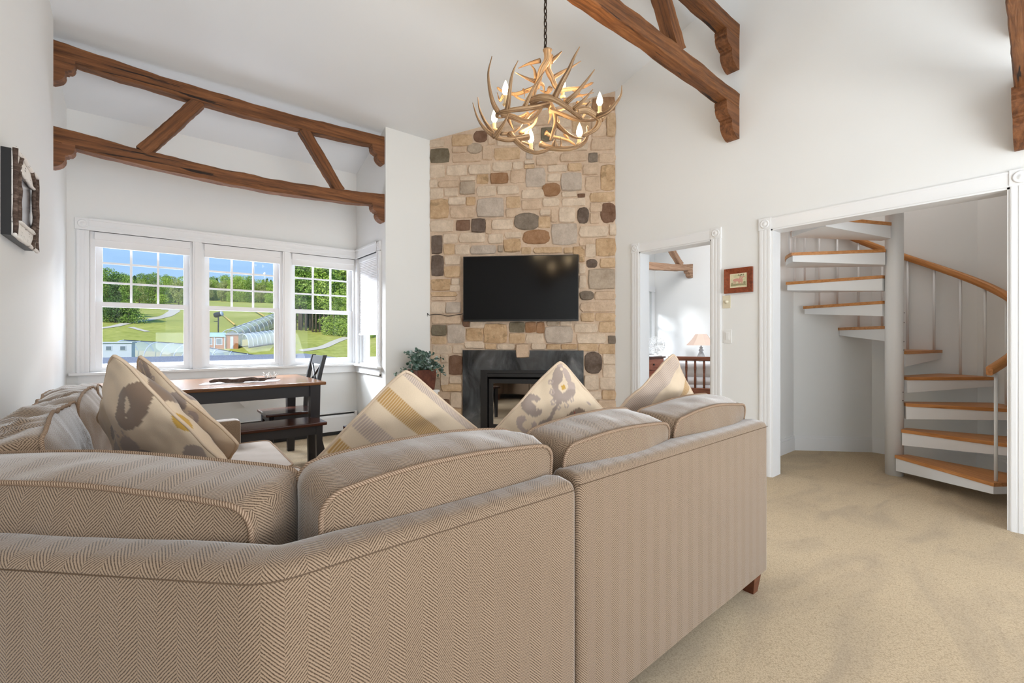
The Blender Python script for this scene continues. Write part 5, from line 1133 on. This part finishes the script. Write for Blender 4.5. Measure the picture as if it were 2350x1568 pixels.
# dresser with fan
dz_ = 0.80
dr_ = thing('dresser', (7.0, 5.2, 0), 'reddish brown wooden dresser under the bedroom window', 'dresser')
mb = MB(); mb.box(6.3, 7.7, 4.95, 5.48, 0.08, dz_-0.03); mb.build('body', M['reddresser'], dr_); mb = MB(); mb.box(6.27, 7.73, 4.92, 5.49, dz_-0.03, dz_, 0.006); mb.build('top', M['seatwood'], dr_)
for i in range(2):
    for j in range(3):
        mb = MB(); mb.box(6.33+0.69*i, 6.98+0.69*i, 4.935, 4.95, 0.12+0.215*j, 0.32+0.215*j, 0.004); dd_ = mb.build('drawer', M['reddresser'], dr_)
        mb = MB(); mb.box(6.64+0.69*i, 6.67+0.69*i, 4.915, 4.935, 0.21+0.215*j, 0.24+0.215*j, 0.004); mb.build('knob', M['black'], dd_)
fc = onY(1505, 798, 5.1)
fn = thing('desk_fan', (fc.x, 5.1, dz_), 'round white desk fan standing on the bedroom dresser', 'fan')
mb = MB(); mb.lathe([(0.12, 0), (0.12, 0.015), (0.03, 0.03), (0.02, 0.06)], (fc.x, 5.1, dz_), 20); mb.build('base', M['whiteplastic'], fn)
FM = Matrix.Translation((fc.x, 5.1, dz_+0.21)) @ Matrix.Rotation(math.radians(-52), 4, 'Z') @ Matrix.Rotation(PI/2, 4, 'X')
mb = MB(); mb.M = FM
for rr_ in (0.17, 0.155, 0.13, 0.10, 0.07, 0.04):
    zz_ = 0.05*math.sqrt(max(0, 1-(rr_/0.18)**2))
    for sgn in (-1, 1): mb.tube([(rr_*math.cos(2*PI*k/24), rr_*math.sin(2*PI*k/24), sgn*zz_) for k in range(24)], 0.0035, 5, False, True)
for k in range(20):
    a = 2*PI*k/20; mb.tube([(0.02*math.cos(a), 0.02*math.sin(a), 0.05), (0.1*math.cos(a), 0.1*math.sin(a), 0.042), (0.17*math.cos(a), 0.17*math.sin(a), 0.012)], 0.003, 4)
mb.build('guard', M['whiteplastic'], fn)
mb = MB(); mb.M = FM
for k in range(4):
    a = PI/2*k; mb.add([(0.02*math.cos(a), 0.02*math.sin(a), 0.01), (0.13*math.cos(a), 0.13*math.sin(a), 0.02), (0.14*math.cos(a+.7), 0.14*math.sin(a+.7), -0.01), (0.05*math.cos(a+.8), 0.05*math.sin(a+.8), -0.01)], [(0, 1, 2, 3)])
mb.lathe([(0.03, -0.03), (0.03, 0.03)], (0, 0, 0), 14); mb.build('blades', M['shade'], fn)
# bed with spindle footboard
bd = thing('bed', (6.6, 3.5, 0), 'wooden bed with a dark spindle footboard and white bedding in the next room', 'bed')
fa = at(1540, 818, 6.55); fb = at(1700, 823, 6.2)
d_ = Vector((fb.x-fa.x, fb.y-fa.y, 0)); Lf = 1.45; d_.normalize(); A0 = Vector((fa.x, fa.y, 0))+d_*0.02
MBX = Matrix(((d_.x, -d_.y, 0, A0.x), (d_.y, d_.x, 0, A0.y), (0, 0, 1, 0), (0, 0, 0, 1)))
zt2, zb2 = 0.885, 0.44
mb = MB(); mb.M = MBX; mb.box(0, Lf, -0.025, 0.025, zt2-0.06, zt2, 0.01); mb.build('top_rail', M['spindle'], bd)
mb = MB(); mb.M = MBX; mb.box(0, Lf, -0.025, 0.025, zb2-0.08, zb2, 0.008); mb.build('bottom_rail', M['spindle'], bd)
for x in (-0.03, Lf+0.03):
    mb = MB(); mb.M = MBX; mb.lathe([(0.03, 0), (0.03, zt2-0.01), (0.02, zt2), (0.003, zt2+0.002)], (x, 0, 0), 12); mb.build('post', M['spindle'], bd)
for k in range(12):
    mb = MB(); mb.M = MBX; x = 0.07+0.117*k; mb.lathe([(0.013, zb2), (0.017, zb2+0.12), (0.012, zb2+0.2), (0.017, zt2-0.16), (0.013, zt2-0.06)], (x, 0, 0), 8); mb.build('spindle', M['spindle'], bd)
mb = MB(); mb.M = MBX; mb.box(-0.02, Lf+0.02, 0.05, 2.0, 0.28, 0.50, 0.06); mb.build('mattress', M['bedding'], bd, smooth=True)
mb = MB(); mb.M = MBX; mb.box(-0.04, Lf+0.04, 0.045, 1.7, 0.47, 0.60, 0.06); mb.build('duvet', M['bedding'], bd, smooth=True)
mb = MB(); mb.M = MBX; mb.box(0.0, Lf, 0.05, 0.30, 0.58, 0.80, 0.08); mb.build('folded_blanket', M['bedding'], bd, smooth=True)
# bedside table and lamp
lp = at(1609, 812, 8.1)
ns = thing('nightstand', (lp.x, lp.y, 0), 'white nightstand in the far corner of the bedroom', 'nightstand')
mb = MB(); mb.box(lp.x-0.25, lp.x+0.2, lp.y-0.25, lp.y+0.25, 0.05, 0.66); mb.build('body', M['trim'], ns); mb = MB(); mb.box(lp.x-0.27, lp.x+0.22, lp.y-0.27, lp.y+0.27, 0.66, 0.68); mb.build('top', M['trim'], ns)
lm = thing('table_lamp', (lp.x, lp.y, 0.68), 'table lamp with a glass base and a wide pale peach shade in the bedroom', 'lamp')
mb = MB(); mb.lathe([(0.06, 0), (0.065, 0.012), (0.025, 0.025), (0.06, 0.08), (0.07, 0.13), (0.038, 0.21), (0.025, 0.23), (0.045, 0.25), (0.02, 0.28), (0.032, 0.30), (0.010, 0.32), (0.008, 0.42)], (lp.x, lp.y, 0.68), 20); mb.build('base', M['clearglass'], lm)
mb = MB(); n8 = 8; r0, r1 = 0.26, 0.10
rows = [[(lp.x+r*math.cos(2*PI*k/n8), lp.y+r*math.sin(2*PI*k/n8), 0.68+z) for k in range(n8)] for r, z in ((r0, 0.34), ((r0+r1)/2-0.012, 0.44), (r1, 0.54))]
mb.grid(rows, None, True, False); mb.build('shade', M['lampshade'], lm)

# ------------------------------------------------------------------ outdoors
def smooth(a, b, x):
    t = max(0, min(1, (x-a)/(b-a))); return t*t*(3-2*t)
PTS = [(8, -6.2), (25, -4.2), (40, -2.2), (50, -1.3), (60, 0.0), (80, 3.1), (150, 9.3), (200, 13.8), (240, 17.0), (400, 22)]
def ground(x, y):
    for (a, za), (b, zb_) in zip(PTS, PTS[1:]):
        if y <= b: t = max(0, (y-a)/(b-a)); z = za+(zb_-za)*t; break
    else: z = PTS[-1][1]
    z += 0.035*(x-5)*smooth(60, 160, y)+noise.noise(Vector((x*0.03, y*0.03, 0)))*0.9*smooth(50, 120, y)
    z -= 1.5*smooth(0, 10, x)*math.exp(-((y-49)/8)**2)
    return z
rows = []; ys = [8+1.3*k for k in range(62)]+[90+3*k for k in range(80)]
for y in ys: rows.append([(x, y, ground(x, y)) for x in range(-60, 180, 3)])
mb = MB(); mb.grid(rows, None, False, True); 
g = mb.build('ground', M['grass']); g['kind'] = 'structure'
def hit(u, v, dmax=330):
    r = ray(u, v); D = 12.0
    while D < dmax:
        p = at(u, v, D)
        if p.z <= ground(p.x, p.y): return Vector((p.x, p.y, ground(p.x, p.y)))
        D += 0.25
    return at(u, v, dmax)
def ribbon(label, pts, wd):
    P = smoothpts([hit(u, v) for u, v in pts], 8); rows = []
    for i, p in enumerate(P):
        d = (P[min(i+1, len(P)-1)]-P[max(i-1, 0)]); d.z = 0; d.normalize(); n = Vector((-d.y, d.x, 0)); w_ = wd[0]+(wd[1]-wd[0])*i/(len(P)-1)
        row = []
        for k in (-1, -.5, 0, .5, 1):
            q = p+n*w_*k; row.append((q.x, q.y, ground(q.x, q.y)+0.05))
        rows.append(row)
    mb = MB(); mb.grid(rows, None, False, True); o = mb.build('dirt_path', M['path'], None, P[0]); o['kind'] = 'structure'
ribbon('', [(225, 756), (270, 748), (310, 740), (340, 735), (368, 729), (392, 720), (400, 713), (382, 710), (402, 704)], (0.35, 1.3))
ribbon('', [(300, 752), (318, 757), (338, 762)], (0.35, 0.3)); ribbon('', [(690, 806), (740, 798), (770, 785), (800, 774)], (0.5, 0.6))
# trees
def crown_mesh(name, seed, hgt, rad, kind, nl=4600, lf=0.42, conif=False, base=0.22):
    rnd = random.Random(seed); mb = MB(); blobs = []
    if conif:
        for k in range(9): z = hgt*(base+(1-base)*k/9); blobs.append((0, 0, z, rad*(1-k/9.5)*0.95, hgt*0.08))
    else:
        for k in range(11):
            z = hgt*(base+0.08+(0.82-base)*rnd.random()); a = rnd.random()*2*PI; r = rad*0.55*rnd.random()*(1.2-z/hgt*0.7); blobs.append((r*math.cos(a), r*math.sin(a), z, rad*rnd.uniform(.38, .6), hgt*rnd.uniform(.10, .17)))
    for i in range(nl):
        bx, by, bz, br, bh = blobs[rnd.randrange(len(blobs))]
        d = Vector((rnd.gauss(0, 1), rnd.gauss(0, 1), rnd.gauss(0, 1))).normalized()*(0.7+0.35*rnd.random())
        p = Vector((bx+d.x*br, by+d.y*br, bz+d.z*bh)); u = Vector((rnd.gauss(0, 1), rnd.gauss(0, 1), rnd.gauss(0, .6))).normalized(); w_ = u.cross(Vector((rnd.gauss(0, 1), rnd.gauss(0, 1), rnd.gauss(0, 1)))).normalized(); s = lf*rnd.uniform(.6, 1.2)
        mb.add([p-u*s*.5, p+w_*s*.4, p+u*s*.5, p-w_*s*.4], [(0, 1, 2, 3)])
    return mb, (hgt, rad)
def tree_proto(kind, seed, hgt, rad, label, group, conif=False, base=0.22, nl=4600):
    t = thing('conifer_tree' if conif else 'leafy_tree', (0, 0, 0), label, 'tree', group)
    mb, _ = crown_mesh('c', seed, hgt, rad, kind, nl, 0.25*hgt/9, conif, base); o = mb.build('crown', M[kind], t); o['kind'] = 'stuff'
    mb = MB(); mb.tube([(0, 0, -0.5), (0.05, 0, hgt*0.4), (0.0, 0.05, hgt*0.8)], [hgt*0.016, hgt*0.012, hgt*0.006], 6); mb.build('trunk', M['trunk'], t)
    return t
protos = {}
def tree(key, x, y, s, label, group):
    kind, seed, hgt, rad, conif, base = key
    if key not in protos: o = protos[key] = tree_proto(kind, seed, hgt, rad, label, group, conif, base)
    else: o = copy_tree(protos[key]); o['label'] = label; o['group'] = group
    o.location = (x, y, ground(x, y)-0.15); o.rotation_euler = (0, 0, random.uniform(0, 6.28)); o.scale = (s, s, s*random.uniform(.92, 1.1)); return o
K = [('leaf_light', 31, 9, 3.0, False, -0.03), ('leaf_mid', 32, 9, 3.2, False, -0.05), ('leaf_dark', 33, 9, 2.3, True, 0.08), ('leaf_gold', 34, 9, 2.8, False, -0.03), ('leaf_dark', 35, 9, 3.2, False, 0.05), ('leaf_light', 36, 10, 1.9, False, 0.30), ('leaf_mid', 37, 10, 2.0, False, 0.34)]
random.seed(21)
def drange(n, u0, u1, D0, D1, keys, s0, s1, label, group):
    for k in range(n):
        u = u0+(u1-u0)*(k+random.uniform(0.1, 0.9))/n; D = random.uniform(D0, D1); r = ray(u, 700)
        tree(K[random.choice(keys)], r[0]*D, r[1]*D, random.uniform(s0, s1), label, group)
# left clump, near dark mass
drange(7, 226, 298, 60, 64, (1, 4, 4), .62, .80, 'dark bushy tree in the clump at the left edge of the hill', 'trees in the dark clump left on the hill')
drange(7, 226, 290, 70, 80, (1, 0, 3), .72, .90, 'tall leafy tree rising behind the dark clump left on the hill', 'trees behind the dark clump')
drange(20, 285, 430, 128, 150, (0, 1, 3, 2, 3), .70, 1.0, 'leafy tree on the distant ridge seen through the left bay window', 'ridge trees in the left window')
drange(26, 470, 640, 196, 212, (0, 0, 1, 3, 0), .95, 1.3, 'bright green tree along the top of the slope in the middle bay window', 'trees above the slope in the middle window')
drange(16, 470, 640, 222, 240, (1, 2, 3), 1.15, 1.5, 'taller tree behind the front row above the slope in the middle bay window', 'back row of trees in the middle window')
drange(12, 672, 770, 69, 71.5, (5, 6), .98, 1.15, 'slim tree at the edge of the wood in the right bay window', 'wood edge trees in the right window')
drange(16, 668, 840, 74, 80, (5, 6, 1), 1.25, 1.5, 'tall tree inside the wood in the right bay window', 'wood trees in the right window')
drange(12, 672, 840, 84, 92, (1, 0, 6), 1.5, 1.75, 'dark tree deep in the wood in the right bay window', 'deep wood trees in the right window')
drange(7, 762, 840, 66, 70, (0, 0, 1), .5, .75, 'low bright green bush at the right end of the wood', 'bushes at the end of the wood')
# white equipment container with two small windows
def cabin():
    p = at(233, 800, 34); q = at(302, 800, 34.5)
    t = thing('white_container', ((p.x+q.x)/2, (p.y+q.y)/2, ground(p.x, p.y)), 'pale container building with two small windows outside the left bay window', 'building')
    d = Vector((q.x-p.x, q.y-p.y, 0)); Lc = d.length+1.2; d.normalize(); A0 = Vector((p.x, p.y, 0))-d*1.2
    Mx = Matrix(((d.x, -d.y, 0, A0.x), (d.y, d.x, 0, A0.y), (0, 0, 1, 0), (0, 0, 0, 1))); zt_ = at(260, 786, 34).z; zb_ = ground(p.x, p.y)-0.3
    mb = MB(); mb.M = Mx; mb.box(0, Lc, 0, 0.5, zb_, zt_-0.05); mb.build('wall', M['outwhite'], t)
    mb = MB(); mb.M = Mx; mb.box(-0.1, Lc+0.08, -0.1, 0.6, zt_-0.05, zt_+0.03); mb.build('roof', M['outwhite'], t)
    for x in (1.45, 2.35):
        mb = MB(); mb.M = Mx; mb.box(x, x+0.42, -0.03, 0.0, zt_-0.62, zt_-0.26); f = mb.build('window_frame', M['outwhite'], t); mb = MB(); mb.M = Mx; mb.box(x+0.05, x+0.37, -0.04, -0.03, zt_-0.58, zt_-0.30); mb.build('pane', M['winglass'], f)
    mb = MB(); mb.M = Mx; mb.box(1.2, Lc, -0.05, 0.0, zt_-1.75, zt_-1.25); mb.build('dark_panel', M['outdark'], t)
cabin()
# translucent ribbed tunnels over the conveyor lifts
def tunnel(label, P, wd, ht, nrib, ribr=0.05, decks=True, z_off=0.0):
    t = thing('conveyor_tunnel', P[0], label, 'tunnel'); P = [Vector(p) for p in P]
    Ps = smoothpts(P, 6) if len(P) > 2 else [P[0].lerp(P[1], i/12) for i in range(13)]
    def arch(p, d):
        n = Vector((-d.y, d.x, 0)).normalized(); r = []
        for k in range(13):
            a = PI*k/12; r.append(p+n*math.cos(a)*wd/2+Vector((0, 0, (math.sin(a)**0.8 if 0 < k < 12 else 0)*ht+z_off)))
        return r
    rows = []
    for i, p in enumerate(Ps): d = Ps[min(i+1, len(Ps)-1)]-Ps[max(i-1, 0)]; rows.append(arch(p, d))
    mb = MB(); mb.grid(rows, None, False, True); mb.build('plastic_skin', M['poly'], t)
    for k in range(nrib):
        f = k/(nrib-1)*(len(Ps)-1); i = min(int(f), len(Ps)-2); p = Ps[i].lerp(Ps[i+1], f-i); d = Ps[i+1]-Ps[i]
        mb = MB(); mb.tube(arch(p, d), ribr, 5); mb.build('rib', M['outwhite'], t)
    mb = MB()
    for sgn in (-1, 1): mb.tube([r[0 if sgn < 0 else -1] for r in rows], ribr*1.6, 5)
    mb.tube([r[6] for r in rows], ribr, 5); mb.build('rails', M['outdark'], t)
    if decks:
        mb = MB(); inn = []
        for i, p in enumerate(Ps): inn.append([p+Vector((0, 0, 0.12+z_off)), p+Vector((0, 0, ht*0.55+z_off))])
        mb.grid(inn, None, False, False); mb.build('inner_panel', M['yellowpale'], t)
    return t, Ps
p0 = at(285, 776, 42); p1 = at(432, 776, 40); p2 = at(500, 776, 38); p3 = at(640, 776, 40)
tunnel('long blue-tinted conveyor tunnel curving below the bay windows', [(p0.x, p0.y, -1.0), (p1.x, p1.y, -1.35), (p2.x, p2.y, -1.75), (p3.x, p3.y, -2.65)], 2.6, 1.95, 13, 0.05)
a = hit(528, 796); b = hit(662, 736); t2, Pq = tunnel('conveyor tunnel with yellow panels climbing the hill behind the hut', [a+Vector((0, 0, .3)), b+Vector((0, 0, .5))], 2.2, 1.7, 16, 0.04)
dr2 = (b-a).normalized(); nn_ = Vector((-dr2.y, dr2.x, 0)); nn_ = -nn_ if (a+nn_-Vector((0, 0, 0))).length > a.length else nn_
for k in range(9):
    f = 0.12+0.1*k; p = a.lerp(b, f)+Vector((0, 0, .45))
    mb = MB(); q0 = p+nn_*0.2; mb.add([q0, q0+dr2*0.55, q0+dr2*0.55+Vector((0, 0, 1.0)), q0+Vector((0, 0, 1.0)), q0+nn_*.1, q0+dr2*0.55+nn_*.1, q0+dr2*0.55+Vector((0, 0, 1.0))+nn_*.1, q0+Vector((0, 0, 1.0))+nn_*.1], [(3,2,1,0),(4,5,6,7),(0,1,5,4),(1,2,6,5),(2,3,7,6),(3,0,4,7)]); mb.build('yellow_panel', M['yellow'], t2)
a = hit(556, 803); b = hit(662, 788); tunnel('short silvery conveyor tunnel beside the hut', [a+Vector((0, 0, .25)), b+Vector((0, 0, .35))], 2.0, 1.6, 12, 0.045)
# hut
hp = hit(508, 801)
hut = thing('lift_hut', hp, 'small cedar and white lift hut with pale roofs beside the tunnels', 'hut')
vd = Vector((hp.x, hp.y, 0)).normalized(); vr = Vector((vd.y, -vd.x, 0))
Mx = Matrix(((vr.x, vd.x, 0, hp.x), (vr.y, vd.y, 0, hp.y), (0, 0, 1, hp.z-0.1), (0, 0, 0, 1)))
def hb(nm, mt, par, *b): mb = MB(); mb.M = Mx; mb.box(*b); return mb.build(nm, M[mt], par)
hb('wall', 'siding', hut, -1.7, 0.35, 0, 1.6, 0, 1.45)
hb('wall', 'siding', hut, 0.45, 1.65, 0.2, 1.5, 0, 1.75)
mb = MB(); mb.M = Mx; mb.prism([(-0.15, 1.45), (1.75, 1.45), (0.8, 1.95)], 'x', -1.8, 0.42); mb.build('teal_roof', M['teal'], hut)
mb = MB(); mb.M = Mx; mb.prism([(0.3, 1.70), (1.8, 1.70), (1.05, 2.15)], 'y', 0.05, 1.7); mb.build('grey_roof', M['greyroof'], hut)
for b_ in ((-1.6, -0.85, -0.04, 0, 0.55, 1.3), (-0.55, 0.1, -0.04, 0, 0.55, 1.3)):
    f = hb('window_frame', 'outwhite', hut, *b_); hb('pane', 'winglass', f, b_[0]+.08, b_[1]-.08, -0.06, -0.04, b_[4]+.08, b_[5]-.08)
hb('door', 'outwhite', hut, 0.85, 1.15, 0.16, 0.2, 0, 1.5)
for xx in (-1.72, -0.72, 0.28): hb('white_post', 'outwhite', hut, xx, xx+0.1, -0.05, 0.02, 0, 1.45)
# snow guns
def gun(u, v, D, label, head, poleh):
    p = hit(u, v) if D is None else at(u, v, D); p.z = ground(p.x, p.y); t = thing('snow_gun', p, label, 'snow gun')
    mb = MB(); mb.tube([p, p+Vector((0, 0, poleh))], 0.09*head, 8); mb.build('pole', M['outdark'], t)
    q = p+Vector((0, 0, poleh)); d = Vector((0.75, -0.6, 0.25)).normalized()
    mb = MB(); mb.tube([q-d*0.55*head, q-d*0.3*head, q+d*0.3*head, q+d*0.55*head], [0.38*head, 0.42*head, 0.36*head, 0.42*head], 12); mb.build('fan_housing', M['outdark'], t)
    mb = MB(); mb.tube([q+d*.55*head, q+d*.62*head], [.40*head, .36*head], 12); mb.build('nozzle_ring', M['outwhite'], t)
    mb = MB(); mb.tube([p+Vector((-.6*head, 0, poleh*.7)), p+Vector((0, 0, poleh*.7))], 0.05*head, 5); mb.build('bracket', M['outdark'], t); return t
gun(501, 776, None, 'black snow gun on a pole above the lift hut', 0.8, 2.95)
gun(560, 693, None, 'distant snow gun on a pole high on the slope in the middle window', 1.9, 3.6)
for (u0, v0, u1, v1, nm) in ((507, 724, 538, 751, 'left'), (583, 716, 606, 730, 'right')):
    a = hit(u0, v0+0.0); b = hit(u1, v1); mb = MB(); mb.tube([a+Vector((0, 0, .4)), b+Vector((0, 0, .4))], 0.14, 5); tag(mb.build('hose', M['yellow'], None, a), 'pale yellow hose running down the slope, the %s one of two' % nm, 'hose')
# lower roofs just outside the bay, green corner post
mb = MB(); mb.prism([(5.95, 0.50), (9.1, 0.765), (9.1, 0.70), (5.95, 0.42)], 'x', -4.0, 6.5); tag(mb.build('shingle_roof', M['shingle'], None, (1, 7, 0.6)), 'grey shingled lower roof just below the bay windows', 'roof')
mb = MB(); mb.prism([(9.12, 0.68), (13.5, 0.715), (13.5, 0.65), (9.12, 0.60)], 'x', -9.0, 3.4); tag(mb.build('flat_roof', M['shingle'], None, (-2, 11, 0.6)), 'pale flat roof beyond the shingled roof', 'roof')
mb = MB(); mb.box(2.62, 2.70, 5.20, 5.30, -6.2, 2.6); tag(mb.build('corner_post', M['greenpost'], None, (2.66, 5.25, 0.3)), 'dark green exterior post outside the narrow side window', 'post')
